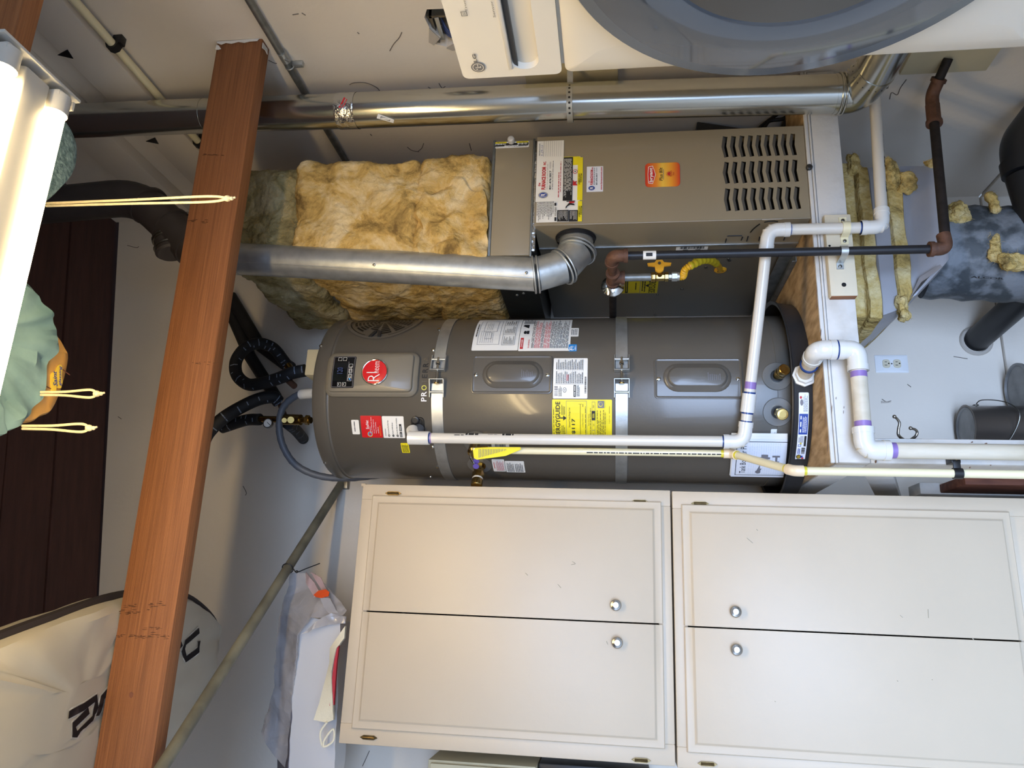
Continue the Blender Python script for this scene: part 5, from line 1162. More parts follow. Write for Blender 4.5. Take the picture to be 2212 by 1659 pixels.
# ------------------------------------------------------------------ pipework
def pvc_run(root, pts, r, pm, fm, hub=.028, fr=None, mark='blue_glue', skip=()):
    """straight pipes with a moulded elbow at every corner"""
    pts = [V(p) for p in pts]; fr = fr or r*1.9; n = len(pts)
    for i in range(n-1):
        P('pipe', root, pm, lambda b: tube(b, [pts[i], pts[i+1]], r, 22))
    for i in range(1, n-1):
        if i in skip: continue
        p = pts[i]; a = (pts[i-1]-p).normalized(); c = (pts[i+1]-p).normalized(); ra = r*1.24
        la = min(fr+hub, .48*(pts[i-1]-p).length); lc = min(fr+hub, .48*(pts[i+1]-p).length)
        arc = fil([p+a*la, p, p+c*lc], fr, 8)
        e = P('elbow', root, fm, lambda b: (tube(b, arc, ra, 24), tube(b, [p+a*la, p+a*(la-.016)], ra*1.06, 24), tube(b, [p+c*lc, p+c*(lc-.016)], ra*1.06, 24)))
        for d_, l_ in ((a, la), (c, lc)):
            if mark: P('glue_line', root, mark, lambda b: tube(b, [p+d_*l_, p+d_*(l_+.0034)], r*1.03, 22))
def coupling(root, p, d, r, L, m, name='coupling', mark=None):
    d = V(d).normalized(); c = P(name, root, m, lambda b: (tube(b, [V(p)-d*L/2, V(p)+d*L/2], r*1.25, 24)))
    for s in (-1, 1):
        if mark: P('glue_line', root, mark, lambda b: tube(b, [V(p)+d*s*L/2, V(p)+d*s*(L/2+.005)], r*1.05, 22))
    return c
# condensate line
th, z = oncyl(895, 946, HR+.075); T0 = cylp(th, z, HR+.075)
RC = .0163
zb = min((k*.001 for k in range(900, 1900)), key=lambda k: abs(proj((T0.x, T0.y, k))[0]-1607)); T1 = V((T0.x, T0.y, zb))
T1b = T1+V((.03, -.015, -.004))
B1 = at(1660, 497, Y=2.040)
c0 = at(1907, 497, Y=2.040); B2 = V((B1.x, B1.y, c0.z))
B3 = at(1886, 150, Y=2.10)
cd = thing('condensate_pipe', T1, 'white plastic condensate pipe from the water heater across the furnace corner', 'pipe')
pvc_run(cd, [T0, T1, B1, B2, B3], RC, 'pvc', 'pvc_fit')
P('tee', cd, 'pvc_fit', lambda b: (tube(b, [T0+V((0, 0, .018)), T0+V((0, 0, -.048))], RC*1.32, 24), tube(b, [T0, T0+(cylp(th+.06, z+.03, HR)-T0)*.55], RC*1.2, 22)))
th_, z_ = oncyl(903, 930, HR+.02)
P('adapter', cd, 'rubber_gray', lambda b: tube(b, [T0+(cylp(th_, z_, HR)-T0)*.35, cylp(th_, z_, HR+.006)], RC*1.05, 20))
P('tee_ring', cd, 'blue_glue', lambda b: tube(b, [T0+V((0, 0, -.048)), T0+V((0, 0, -.0515))], RC*1.05, 20))
P('primer_stain', cd, 'purple', lambda b: tube(b, [T0+V((0, 0, -.052)), T0+V((0, 0, -.056))], RC*1.006, 20))
cq = T1+(B1-T1)*.16
coupling(cd, T1+(B1-T1)*.185, B1-T1, RC, .055, 'pvc_fit', mark='blue_glue')
P('primer_stain', cd, 'purple', lambda b: tube(b, [T1+(B1-T1)*.252, T1+(B1-T1)*.285], RC*1.012, 22))
dd = (B2-B1).normalized()
# print on the pipes
def pipe_print(root, p, q, r, side, t0, t1, w=.006, m='ink'):
    p, q = V(p), V(q); L_ = (q-p).length; d = (q-p)/L_; n = V(side).normalized(); n = (n-d*n.dot(d)).normalized(); bm = new(); x = t0
    while x < t1:
        e = min(t1, x+random.uniform(.004, .02)/L_); a, c = p+d*L_*x+n*(r+.0004), p+d*L_*e+n*(r+.0004); s = d.cross(n)*w/2
        bm.faces.new([bm.verts.new(k) for k in (a-s, c-s, c+s, a+s)]); x = e+.003/L_
    obj('lettering', bm, m, root)['kind'] = 'stuff'
pipe_print(cd, T0, T1, RC, (.55, -1, 0), .13, .16, .003); pipe_print(cd, T0, T1, RC, (.9, -1, 0), .165, .205, .008); pipe_print(cd, T0, T1, RC, (.9, -1, 0), .235, .265, .002, 'ink_gray'); pipe_print(cd, T0, T1, RC, (.9, -1, 0), .28, .315, .008)
pipe_print(cd, B2, B3, RC, (0, -.6, -1), .35, .42, .008); pipe_print(cd, B2, B3, RC, (0, -.6, -1), .2, .26, .008); pipe_print(cd, B2, B3, RC, (0, -.6, -1), .44, .56, .003, 'ink_gray')
# straps on the mounting block
def pstrap(name, zc, axis_p, r, m, label, w, ear, n=12):
    root = thing(name, axis_p+V((0, 0, zc-axis_p.z)), label, 'pipe strap'); yb = 2.0575
    A_ = [PI*k/n for k in range(n+1)]; R1 = r+.0008
    path = [V((axis_p.x+R1+ear, yb, zc)), V((axis_p.x+R1+.004, yb, zc))]+[V((axis_p.x+R1*math.cos(a), axis_p.y-R1*math.sin(a), zc)) for a in A_]+[V((axis_p.x-R1-.004, yb, zc)), V((axis_p.x-R1-ear, yb, zc))]
    nr = [(0, -1, 0), (.3, -1, 0)]+[(math.cos(a), -math.sin(a), 0) for a in A_]+[(-.3, -1, 0), (0, -1, 0)]
    P('band', root, m, lambda b: ribbon(b, path, nr, w, .0022))
    for s in (1, -1): P('screw', root, 'steel', lambda b: lathe(b, (axis_p.x+s*(R1+ear*.6), yb-.002, zc), (0, -1, 0), [(.0055, 0), (.005, .002), (.002, .003), (0, .0032)], 12))
zs = at(1829, 497, Y=2.03).z
pstrap('pipe_strap', zs, V((B1.x, B1.y, zs)), RC, 'cpvc', 'cream plastic strap holding the white pipe to the wood block', .021, .026)
# gas line
RG = .0122
g0 = at(1322, 553, Y=2.012); g1 = at(2046, 546, Y=2.012); g1 = V((g0.x, g0.y, g1.z))
gas = thing('gas_pipe', g1, 'black iron gas pipe in front of the furnace with rusty elbow and yellow valve', 'pipe')
gb = V((g0.x, 2.165, g0.z-.002)); 
ge = V((g0.x, YB-.004, g0.z-.002))
P('pipe', gas, 'iron', lambda b: tube(b, [g0+V((0, 0, -.03)), g1+V((0, 0, .03))], RG, 20))
P('elbow', gas, 'rust', lambda b: (tube(b, fil([g0+V((0, 0, -.045)), g0, g0+V((0, .045, 0))], .03, 8), RG*1.5, 22), tube(b, [g0+V((0, 0, -.034)), g0+V((0, 0, -.046))], RG*1.75, 22), tube(b, [g0+V((0, .036, 0)), g0+V((0, .046, 0))], RG*1.75, 22)))
P('nipple', gas, 'rust', lambda b: tube(b, [g0+V((0, .04, 0)), gb], RG*1.0, 18))
P('tee', gas, 'rust', lambda b: (tube(b, [gb+V((0, -.034, 0)), gb+V((0, .034, 0))], RG*1.5, 22), tube(b, [gb, gb+V((0, 0, -.034))], RG*1.5, 22), [tube(b, [gb+V((0, s*.026, 0)), gb+V((0, s*.036, 0))], RG*1.75, 22) for s in (-1, 1)], tube(b, [gb+V((0, 0, -.026)), gb+V((0, 0, -.037))], RG*1.75, 22)))
P('wall_flange', gas, 'chrome', lambda b: lathe(b, gb+V((0, .062, 0)), (0, -1, 0), [(RG, .014), (RG+.004, .014), (.027, .008), (.036, .001), (.037, -.003), (.034, -.003), (RG, .002)], 32))
P('pipe', gas, 'iron_rough', lambda b: tube(b, [gb+V((0, .03, 0)), ge], RG, 18))
vz = at(1400, 588, Y=gb.y).z; vz1 = at(1406, 588, Y=gb.y).z; vz2 = at(1443, 585, Y=gb.y).z; vz3 = at(1461, 585, Y=gb.y).z
P('nipple', gas, 'galv_dull', lambda b: tube(b, [gb+V((0, 0, -.03)), V((gb.x, gb.y, vz1))], RG, 20))
vv = P('gas_valve', gas, 'brass', lambda b: (lathe(b, (gb.x, gb.y, vz1), (0, 0, -1), [(.015, 0), (.016, .003), (.016, .012), (.0135, .014), (.0145, .02), (.0135, (vz1-vz2)-.012), (.016, (vz1-vz2)-.010), (.016, vz1-vz2), (0, vz1-vz2)], 8), tube(b, [V((gb.x, gb.y, (vz1+vz2)/2)), V((gb.x+.004, gb.y-.024, (vz1+vz2)/2))], .008, 14)))
vc = V((gb.x+.016, gb.y-.024, (vz1+vz2)/2+.002))
P('handle', vv, 'valve_yellow', lambda b: (plate(b, [vc+V((0, 0, z))+V((x, -.004, 0)) for x, z in ((-.016, -.004), (-.010, -.012), (.004, -.014), (.007, -.034), (.014, -.036), (.016, -.014), (.024, -.009), (.024, .009), (.016, .014), (.014, .036), (.007, .034), (.004, .014), (-.010, .012), (-.016, .004))], .009, (0, -1, 0))))
P('handle_screw', vv, 'steel', lambda b: lathe(b, vc+V((.013, -.013, 0)), (0, -1, 0), [(.005, 0), (.0045, .002), (0, .0025)], 12))
P('flare_nut', gas, 'galv', lambda b: (lathe(b, (gb.x, gb.y, vz2-.002), (0, 0, -1), [(.009, 0), (.009, .008), (.0145, .009), (.0145, .025), (0, .025)], 6), tube(b, [V((gb.x, gb.y, vz2-.027)), V((gb.x, gb.y, vz2-.034))], .0135, 18)))
fl0 = V((gb.x, gb.y, vz2-.033)); fl5 = at(1556, 582, X=FXL)
fx_ = spline([fl0, fl0+V((.001, 0, -.012))]+[at(x, y, X=fl0.x+(FXL-fl0.x)*t) for x, y, t in ((1481, 581, .05), (1500, 570, .18), (1518, 562, .36), (1536, 563, .58), (1550, 572, .82))]+[fl5], 16)
P('flex_connector', gas, 'flex_yellow', lambda b: tube(b, fx_, [.0098+.0018*math.sin(i*2.1) if i < 60 else .010 for i in range(len(fx_))], 16))
P('tag_wrap', gas, 'label_olive', lambda b: (tube(b, fx_[40:92], [.0118+.0012*math.sin(i*.9) for i in range(len(fx_[40:92]))], 12), plate(b, [fx_[48]+V((.02, -.004, .004)), fx_[62]+V((.028, -.004, -.006)), fx_[78]+V((.025, -.004, .0)), fx_[78], fx_[60], fx_[48]], .001, (0, -1, 0))))
P('grommet', gas, 'valve_yellow', lambda b: lathe(b, fl5, (-1, 0, 0), [(.021, 0), (.021, .004), (.017, .007), (.011, .007)], 24))
gp_ = at(1403, 554, Y=2.02); 
P('barcode_label', gas, 'paper', lambda b: [tube(b, [V((g0.x, g0.y, at(1389, 554, Y=2.012).z)), V((g0.x, g0.y, at(1417, 553, Y=2.012).z))], RG+.0007, 20)])
pipe_print(gas, V((g0.x, g0.y, at(1392, 554, Y=2.012).z)), V((g0.x, g0.y, at(1413, 553, Y=2.012).z)), RG+.0007, (-.3, -1, 0), .15, .9, .010)
zs2 = at(1819, 550, Y=2.03).z
pstrap('pipe_strap', zs2, V((g0.x, g0.y, zs2)), RG, 'galv', 'galvanised strap holding the black gas pipe to the wood block', .019, .022)
P('elbow', gas, 'rust', lambda b: (tube(b, fil([g1+V((0, 0, .045)), g1, g1+V((.045, .004, .002))], .03, 8), RG*1.5, 22), tube(b, [g1+V((0, 0, .034)), g1+V((0, 0, .046))], RG*1.75, 22)))
gr0 = g1; gr1 = at(2015, 235, Y=2.10); gr2 = at(2013, 205, Y=2.10); gr3 = at(2047, 130, Y=2.02)
P('pipe', gas, 'iron_rough', lambda b: tube(b, [gr0+V((.03, 0, 0)), gr1], RG*1.12, 20))
P('union', gas, 'rust', lambda b: (tube(b, [gr0.lerp(gr1, .90), gr0.lerp(gr1, 1.02)], RG*1.75, 8), tube(b, [gr0.lerp(gr1, .88), gr0.lerp(gr1, .90)], RG*1.9, 20)))
P('elbow', gas, 'rust', lambda b: (tube(b, fil([gr0.lerp(gr1, 1.03), gr2, gr2.lerp(gr3, .45)], .05, 8), RG*1.55, 20), tube(b, [gr2.lerp(gr3, .38), gr2.lerp(gr3, .48)], RG*1.85, 20)))
P('pipe', gas, 'iron_rough', lambda b: tube(b, [gr2, gr2+(gr3-gr2)*1.05], RG*1.12, 18))
# cream relief line
RV = .0112
v0 = o2+n2*.047+V((0, 0, -.04)); vbz = min((k*.001 for k in range(900, 1900)), key=lambda k: abs(proj((v0.x, v0.y, k))[0]-1580))
v1 = V((v0.x, v0.y, vbz)); v2_ = at(1715, 1017, Y=2.052); v3 = V((v2_.x, v2_.y, .02))
rl = thing('relief_pipe', v3, 'cream plastic relief pipe running from the tagged valve down past the platform', 'pipe')
P('pipe', rl, 'cpvc', lambda b: tube(b, [v0, v1], RV, 20)); P('pipe', rl, 'cpvc', lambda b: tube(b, [v1, v2_], RV, 20)); P('pipe', rl, 'cpvc', lambda b: tube(b, [v2_, v3], RV, 20))
for a, p, c in ((v0, v1, v2_), (v1, v2_, v3)):
    da, dc = (a-p).normalized(), (c-p).normalized()
    P('elbow', rl, 'cpvc_fit', lambda b: (tube(b, fil([p+da*.024, p, p+dc*.024], .012, 5), RV*1.32, 22), ))
    for d_ in (da, dc): P('glue_line', rl, 'yellow_glue', lambda b: tube(b, [p+d_*.024, p+d_*.0315], RV*1.09, 20))
pipe_print(rl, v0, v1, RV, (-.5, -1, 0), .42, .97, .0035); pipe_print(rl, v2_, v3, RV, (-.5, -1, 0), .78, 1, .004, 'ink_gray'); pipe_print(rl, v2_, v3, RV, (-.5, -1, 0), .53, .60, .0035)
zk = at(2070, 1030, Y=2.05).z
ck = thing('pipe_clip', (v3.x, v3.y, zk), 'black plastic clip round the cream pipe below the platform corner', 'pipe strap')
P('clip_band', ck, 'black', lambda b: (tube(b, [(v3.x, v3.y, zk-.011), (v3.x, v3.y, zk+.011)], RV+.003, 20), bx(b, (v3.x, v3.y-.004, zk-.009), (XPL+.012, v3.y+.001, zk+.009), .001), bx(b, (XPL-.001, v3.y-.002, zk-.011), (XPL+.016, YP+.0005, zk+.011), .001)))
P('screw', ck, 'brass', lambda b: lathe(b, (XPL+.008, v3.y-.002, zk), (0, -1, 0), [(.004, 0), (.003, .002), (0, .0025)], 10))
# pan drain
RN = .0208
th, z = oncyl(1742, 812, RP); n = V((math.sin(th), -math.cos(th), 0)); d0 = cylp(th, ZP+.026, RP-.004)
YD = 2.028
d1 = at(1768, 783, Y=YD+.0); d1 = V((d0.x+.02, YD-.012, d0.z+.006)); d2 = at(1851, 796, Y=YD); d2 = V((d1.x, YD-.012, d2.z)); d3 = at(1864, 973, Y=YD); d3 = V((d3.x, YD-.004, d2.z)); d4 = V((d3.x, YD+.005, .06))
dp = thing('pan_drain_pipe', d4, 'white plastic drain pipe stepping from the pan down the platform post', 'pipe')
P('pan_nut', dp, 'pvc_fit', lambda b: lathe(b, d0+n*.004, n, [(.034, 0), (.034, .008), (.028, .010), (.026, .020), (0, .020)], 8))
pvc_run(dp, [d0, d1, d2, d3, d4], RN, 'pvc_dirty', 'pvc_fit', hub=.022, fr=.038, mark=None)
P('glue_line', dp, 'blue_glue', lambda b: tube(b, [d0.lerp(d1, .42), d0.lerp(d1, .46)], RN*1.2, 22))
P('glue_line', dp, 'blue_glue', lambda b: (lambda m_: tube(b, [m_+V((0, 0, .0015)), m_-V((0, 0, .0015))], RN*1.31, 24))(d1.lerp(d2, .5)))
u = (d3-d2).normalized()
for qa, qb in ((d2+u*.062, d2+u*.078), (d3-u*.062, d3-u*.076), (d3+V((0, 0, -.060)), d3+V((0, 0, -.075)))): P('primer_stain', dp, 'purple', lambda b: tube(b, [qa, qb], RN*1.012, 22))
# power whip beside the heater top
w0 = at(668, 848, Y=HY-.02)
pw = [w0+V((0, 0, -.005)), at(640, 855, Y=HY), at(612, 880, Y=HY+.02), at(603, 920, Y=HY+.03), at(612, 965, Y=HY+.05), at(640, 1005, Y=HY+.07), at(690, 1028, Y=HY+.10), at(750, 1033, Y=HY+.13), at(815, 1027, Y=HY+.18), at(850, 1022, Y=HY+.22)]
wp = thing('power_whip', w0, 'grey flexible conduit looping from the water heater top behind its left edge', 'conduit')
P('hose', wp, 'rubber_gray', lambda b: tube(b, spline(pw, 8), [.0125+.0006*math.sin(i*2.2) for i in range(73)], 16))
P('connector', wp, 'pvc_fit', lambda b: tube(b, [w0+V((-.002, 0, -.022)), at(650, 852, Y=HY)], .0185, 18))
# insulated lines
def hose(name, pts, r, label, prints=True, straight=False):
    root = thing(name, pts[-1], label, 'insulated pipe'); sp = pts if straight else spline(pts, 8)
    P('foam_sleeve', root, 'foam', lambda b: tube(b, sp, r, 20))
    if prints:
        fr_ = frames(sp); bm = new(); k = 1
        while k < len(fr_)-2:
            p, a, c = fr_[k]; t = (fr_[k+1][0]-p).normalized(); to = (EYE-p).normalized(); n = (to-t*to.dot(t)).normalized(); s = t.cross(n)
            for off in (-.5, .1, .6):
                n1 = (n+s*off).normalized(); s1 = t.cross(n1); q = p+n1*(r+.0007)
                if random.random() < .5:
                    for jj in range(random.randint(3, 6)):
                        g = q+s1*(.003*jj-.008); bm.faces.new([bm.verts.new(g+t*dx+s1*ds) for dx, ds in ((-.002, 0), (.002, 0), (.002, .0018), (-.002, .0018))])
            k += random.choice((2, 3, 4))
        obj('lettering', bm, 'foam_print', root)['kind'] = 'stuff'
    return root
YH = 2.78
hose('insulated_pipe', [at(498, 640, Y=YB-.05), at(560, 745, Y=YB-.06), at(628, 795, Y=YB-.10)], .026, 'upper black foam pipe slanting down the back wall to the loop', False, True)
hose('insulated_pipe', [at(490, 655, Y=YB-.04), at(540, 770, Y=YB-.04), at(596, 858, Y=YB-.06)], .025, 'lower black foam pipe slanting behind the looped hose', False, True)
lp = hose('insulated_hose', [at(660, 800, Y=HY), at(630, 806, Y=HY), at(600, 818, Y=HY+.02), at(565, 828, Y=HY+.04), at(535, 830, Y=HY+.06), at(512, 810, Y=HY+.08), at(510, 780, Y=HY+.10), at(530, 752, Y=HY+.13), at(560, 742, Y=HY+.16), at(590, 752, Y=HY+.2), at(612, 778, Y=HY+.24), at(622, 792, Y=HY+.26)], .0235, 'black foam hose curled in a loop above the water heater')
P('fitting', lp, 'brass', lambda b: tube(b, [at(618, 785, Y=HY+.25), at(632, 805, Y=HY+.24)], .017, 12))
P('copper_stub', lp, 'rust', lambda b: tube(b, [at(612, 812, Y=HY+.06), at(636, 834, Y=HY+.02)], .012, 12))
hose('insulated_hose', [at(602, 868, Y=HY+.12), at(590, 858, Y=HY+.1), at(560, 862, Y=HY+.08), at(520, 880, Y=HY+.06), at(480, 905, Y=HY+.04), at(450, 935, Y=HY+.03), at(435, 965, Y=HY+.03)], .0245, 'black foam hose arching out to the left above the water heater')
sb = hose('insulated_stub', [at(480, 924, Y=HY+.12), at(530, 908, Y=HY+.08), at(562, 906, Y=HY+.06)], .022, 'short black foam sleeve ending at the brass mixing valve', True)
mv = P('mixing_valve', sb, 'brass', lambda b: (tube(b, [at(560, 905, Y=HY+.06), at(672, 908, Y=HY+.02)], .012, 16), tube(b, [at(610, 906, Y=HY+.04), at(650, 907, Y=HY+.03)], .020, 16), tube(b, [at(628, 907, Y=HY+.02), at(628, 907, Y=HY-.03)], .012, 14), tube(b, [at(614, 908, Y=HY+.02), at(614, 908, Y=HY-.03)], .009, 14), tube(b, [at(660, 907, Y=HY+.02), at(668, 908, Y=HY+.02)], .018, 6)))
P('gauge', sb, 'steel', lambda b: lathe(b, at(580, 915, Y=HY+.03), (0, -1, 0), [(.016, -.008), (.018, .0), (.018, .008), (.015, .008)], 24))
P('gauge_face', sb, 'paper', lambda b: lathe(b, at(580, 915, Y=HY+.03), (0, -1, 0), [(.0155, .0065), (0, .0065)], 24))
P('gauge_needle', sb, 'ink', lambda b: tube(b, [at(577, 912, Y=HY+.0215), at(584, 919, Y=HY+.0215)], .0009, 5))
hose('insulated_stub', [at(622, 915, Y=HY+.08), at(640, 930, Y=HY+.2), at(655, 948, Y=YB-.01)], .022, 'short black foam stub entering the back wall beside the mixing valve')
P('copper_pipe', sb, 'rust', lambda b: tube(b, [at(606, 876, Y=HY+.12), at(616, 900, Y=HY+.06)], .010, 12))

# ------------------------------------------------------------------ on the right wall
cdt = thing('wall_conduit', at(640, 170, X=XW-.02), 'thin galvanised conduit running along the right wall', 'conduit')
k0, k1 = at(538, 0, X=XW-.015), at(742, 340, X=XW-.015); dk_ = (k1-k0).normalized()
P('conduit', cdt, 'galv_dull', lambda b: tube(b, [k0-dk_*.5, V((k0.x, YB-.01, k0.z+(k1.z-k0.z)*(YB-.01-k0.y)/(k1.y-k0.y)))], .0118, 16))
cf = at(613, 122, X=XW-.015)
P('connector', cdt, 'galv', lambda b: (tube(b, [cf-dk_*.02, cf+dk_*.02], .0145, 16), tube(b, [cf+V((-.01, 0, -.004)), cf+V((-.02, 0, -.022))], .004, 8)))
P('conduit_strap', cdt, 'galv', lambda b: (ring(b, cf+dk_*.045, dk_, .0135, .0025, 18), bx(b, cf+dk_*.045+V((-.002, -.008, -.045)), cf+dk_*.045+V((.014, .008, -.010)), .001)))
yp = thing('wall_pipe', at(240, 98, X=XW-.03), 'thin yellowed plastic pipe clipped high on the right wall', 'pipe')
y0_, y1_ = at(160, 0, X=XW-.03), at(432, 310, X=XW-.03); dy_ = (y1_-y0_).normalized()
P('pipe', yp, 'cpvc', lambda b: tube(b, [y0_-dy_*.6, y0_+dy_*((YB-.02-y0_.y)/dy_.y)], .013, 16))
for x, y in ((243, 98), (430, 308)):
    p = y0_+dy_*((at(x, y, X=XW-.03).y-y0_.y)/dy_.y)
    P('pipe_clip', yp, 'black', lambda b: (tube(b, [p-dy_*.012, p+dy_*.012], .021, 8), bx(b, p+V((0, -.012, -.03)), p+V((.03, .012, .0)), .002)))
bm = new(); 
for x, y in ((143, 117), (331, 304)):
    p = at(x, y, X=XW-.023); plate(bm, [p+V((0, -.02, -.02)), p+V((0, .02, -.01)), p+V((0, .0, .03))], .002, (-1, 0, 0))
obj('hole_patch', bm, 'black', bpy.data.objects['trim_1'])
# switch box cut into the wall
sbx = thing('junction_box', (XW+.05, 1.81, 2.08), 'metal switch box with loose wires in the ragged wall hole', 'electrical box')
P('box_back', sbx, 'steel', lambda b: (bx(b, (XW+.045, 1.76, 2.06), (XW+.05, 1.89, 2.21), .002), bx(b, (XW+.008, 1.765, 2.09), (XW+.045, 1.775, 2.20), .001), bx(b, (XW+.008, 1.765, 2.185), (XW+.045, 1.88, 2.195), .001)))
P('bracket', sbx, 'galv', lambda b: (bx(b, (XW+.004, 1.77, 2.165), (XW+.007, 1.86, 2.178), .001), bx(b, (XW+.004, 1.80, 2.11), (XW+.012, 1.84, 2.13), .001)))
P('wires', sbx, 'wire_blue', lambda b: [tube(b, spline([V((XW+.04, 1.80+.02*i, 2.17)), V((XW+.012, 1.83+.012*i, 2.15)), V((XW+.006, 1.858, 2.12-.006*i)), V((XW+.02, 1.87, 2.08))], 6), .0035, 8) for i in range(3)])
P('torn_paper', wr, 'torn', lambda b: [plate(b, [V((XW-.001, y, z)) for y, z in q], .003, (-1, 0, 0)) for q in ([(1.80, 2.2), (1.845, 2.177), (1.872, 2.202), (1.858, 2.215)], [(1.862, 2.12), (1.888, 2.166), (1.90, 2.15), (1.895, 2.10)])])
# black bracket and cables behind the furnace
p = at(1508, 272, X=XW-.03)
tag(P('wall_bracket', None, 'black_plastic', lambda b: hexa(b, [at(1506, 262, Y=2.3), at(1620, 279, Y=2.3), at(1620, 300, Y=2.3), at(1504, 300, Y=2.3)]+[q_+V((.02, .28, 0)) for q_ in (at(1506, 262, Y=2.3), at(1620, 279, Y=2.3), at(1620, 300, Y=2.3), at(1504, 300, Y=2.3))], .004)), 'black bracket between the furnace and the right wall', 'bracket')
cb_ = thing('cable_bundle', at(1660, 262, Y=2.25), 'black cables bunched behind the furnace beside the shiny duct', 'cable')
for q in ([(1630, 285), (1650, 268), (1672, 252), (1690, 240)], [(1648, 282), (1662, 262), (1690, 257), (1712, 243)], [(1690, 280), (1696, 262), (1703, 240)]):
    P('cable', cb_, 'black', lambda b: tube(b, spline([at(x, y, Y=2.3) for x, y in q], 6), .006, 10))

# ------------------------------------------------------------------ dryer stacked on its washer
DXF = .90
pc = [at(x, y, X=DXF) for x, y in ((1000, 165), (1218, 168), (2212, 130))]
DYF = 1.122; DW = .69; DZ1 = pc[0].z; DZS = pc[1].z; DZ0 = DZ1-.945
dy = thing('dryer', (DXF+.36, DYF-DW/2, DZ0), 'white front-loading dryer with a dark round glass door at the right wall', 'dryer')
P('body', dy, 'appliance', lambda b: bx(b, (DXF+.012, DYF-DW+.004, DZ0+.01), (XW-.03, DYF-.004, DZ1-.006), .012, 3))
FD = SIDE(DXF)
# front of the control panel, with the grip recess
gy0, gz0 = at(1113, 150, X=DXF).y, at(1166, 148, X=DXF).z; gz1 = at(1106, 148, X=DXF).z
rs = rloop(-gy0, gz0, -gy0+.30, gz1, .022, 5, 1); rs = [(x, z) for x, z in rs]
def panel(b):
    o = rloop(-DYF, DZS+.0025, -DYF+DW, DZ1, .012, 4, 1)
    holed(b, o, [rs], lambda a, c, d: FD.p(a, c, -d), .02, True)
cp2 = P('control_panel', dy, 'appliance', panel)
P('grip_recess', dy, 'appliance', lambda b: (lambda R_: [b.faces.new((R_[i][k], R_[i][(k+1) % len(rs)], R_[i+1][(k+1) % len(rs)], R_[i+1][k])) for i in range(len(R_)-1) for k in range(len(rs))]+[b.faces.new(R_[-1])])([[b.verts.new(FD.p(cx_+(a-cx_)*s, cz_+(c-cz_)*s2+dz, h)) for a, c in rs] for cx_, cz_ in [(-gy0+.15, (gz0+gz1)/2)] for s, s2, h, dz in ((1, 1, 0, 0), (.99, .9, -.012, -.001), (.97, .75, -.022, -.002), (.9, .5, -.027, -.003))]))
P('grip_lip', dy, 'appliance_edge', lambda b: bx(b, (DXF-.0025, gy0-.30, gz1-.002), (DXF+.008, gy0-.002, gz1+.006), .002))
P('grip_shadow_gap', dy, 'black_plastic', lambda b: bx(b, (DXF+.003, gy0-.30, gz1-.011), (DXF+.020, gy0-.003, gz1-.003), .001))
# lower front: a shallow bulge round the door
dp3 = [at(x, y, X=DXF-.02) for x, y in ((1250, 0), (2098, 0), (1690, 154))]
(ax, az), (bx_, bz), (cx3, cz3) = [(-p.y, p.z) for p in dp3]
D_ = 2*(ax*(bz-cz3)+bx_*(cz3-az)+cx3*(az-bz))
ux = ((ax*ax+az*az)*(bz-cz3)+(bx_**2+bz**2)*(cz3-az)+(cx3**2+cz3**2)*(az-bz))/D_
uz = ((ax*ax+az*az)*(cx3-bx_)+(bx_**2+bz**2)*(ax-cx3)+(cx3**2+cz3**2)*(bx_-ax))/D_
RDo = math.hypot(ax-ux, az-uz)
print('DOOR', ux, uz, RDo, 'front', -DYF, DZ0, DZ1, DZS)
P('front_panel', dy, 'appliance', lambda b: raised(b, FD, (-DYF, DZ0, -DYF+DW, DZS-.0025), [(0, -.012), (.001, -.003), (.006, 0), (.03, .004), (.06, .007)], .015))
dc = FD.p(ux, uz, 0)
dn = V((-1, 0, 0))
dd_ = P('door', dy, 'door_ring', lambda b: lathe(b, dc, dn, [(RDo*1.0, .002), (RDo*1.005, .020), (RDo*.99, .027), (RDo*.93, .030)], 96))
P('door_glass', dd_, 'door_glass', lambda b: lathe(b, dc, dn, [(RDo*.93, .030), (RDo*.80, .036), (RDo*.62, .040), (RDo*.60, .037)], 96))
P('door_window', dd_, 'door_glass_in', lambda b: lathe(b, dc, dn, [(RDo*.60, .037), (RDo*.4, .040), (0, .042)], 96))
def front_text(t, y0, x0, y1, x1, m='gray_print', bold=0):
    a, c = at(x0, y0, X=DXF-.001), at(x1, y1, X=DXF-.001)
    st = Sticker(dy, SIDE(DXF-.0004), -max(a.y, c.y), min(a.z, c.z), -min(a.y, c.y), max(a.z, c.z), m=None); st.text(t, 0, 0, 1, 1, m, bold); st.done()
lgz = [at(x, y, X=DXF) for x, y in ((1016, 118), (1038, 152))]
front_text('LG', 134, 1032, 117, 1019, bold=.035)
a = at(1033, 144, X=DXF); st = Sticker(dy, SIDE(DXF-.0004), -a.y-.0125, a.z-.0125, -a.y+.0125, a.z+.0125, m=None)
st.disc(.5, .5, .5, .5, 'gray_print', 32); st.disc(.5, .5, .40, .40, 'appliance', 32); st.disc(.5, .5, .35, .35, 'gray_print', 32); st.rect(.46, .30, .52, .70, 'appliance'); st.rect(.46, .30, .64, .36, 'appliance'); st.disc(.33, .6, .05, .05, 'appliance'); st.rect(.58, .47, .85, .52, 'appliance'); st.done()
front_text('Sensor', 37, 1071, 1.5, 1058.5, bold=.0); front_text('Dry', -3, 1068, -18, 1055)
front_text('TrueSteam', 25, 1006, -34, 996)
a = at(1002.5, 28, X=DXF); st = Sticker(dy, SIDE(DXF-.0004), -a.y-.005, a.z-.005, -a.y+.005, a.z+.005, m=None); st.frame(0, 0, 1, 1, .12, 'gray_print'); st.lines(.25, .25, .75, .75, 2, 'gray_print', .4, 0); st.done()
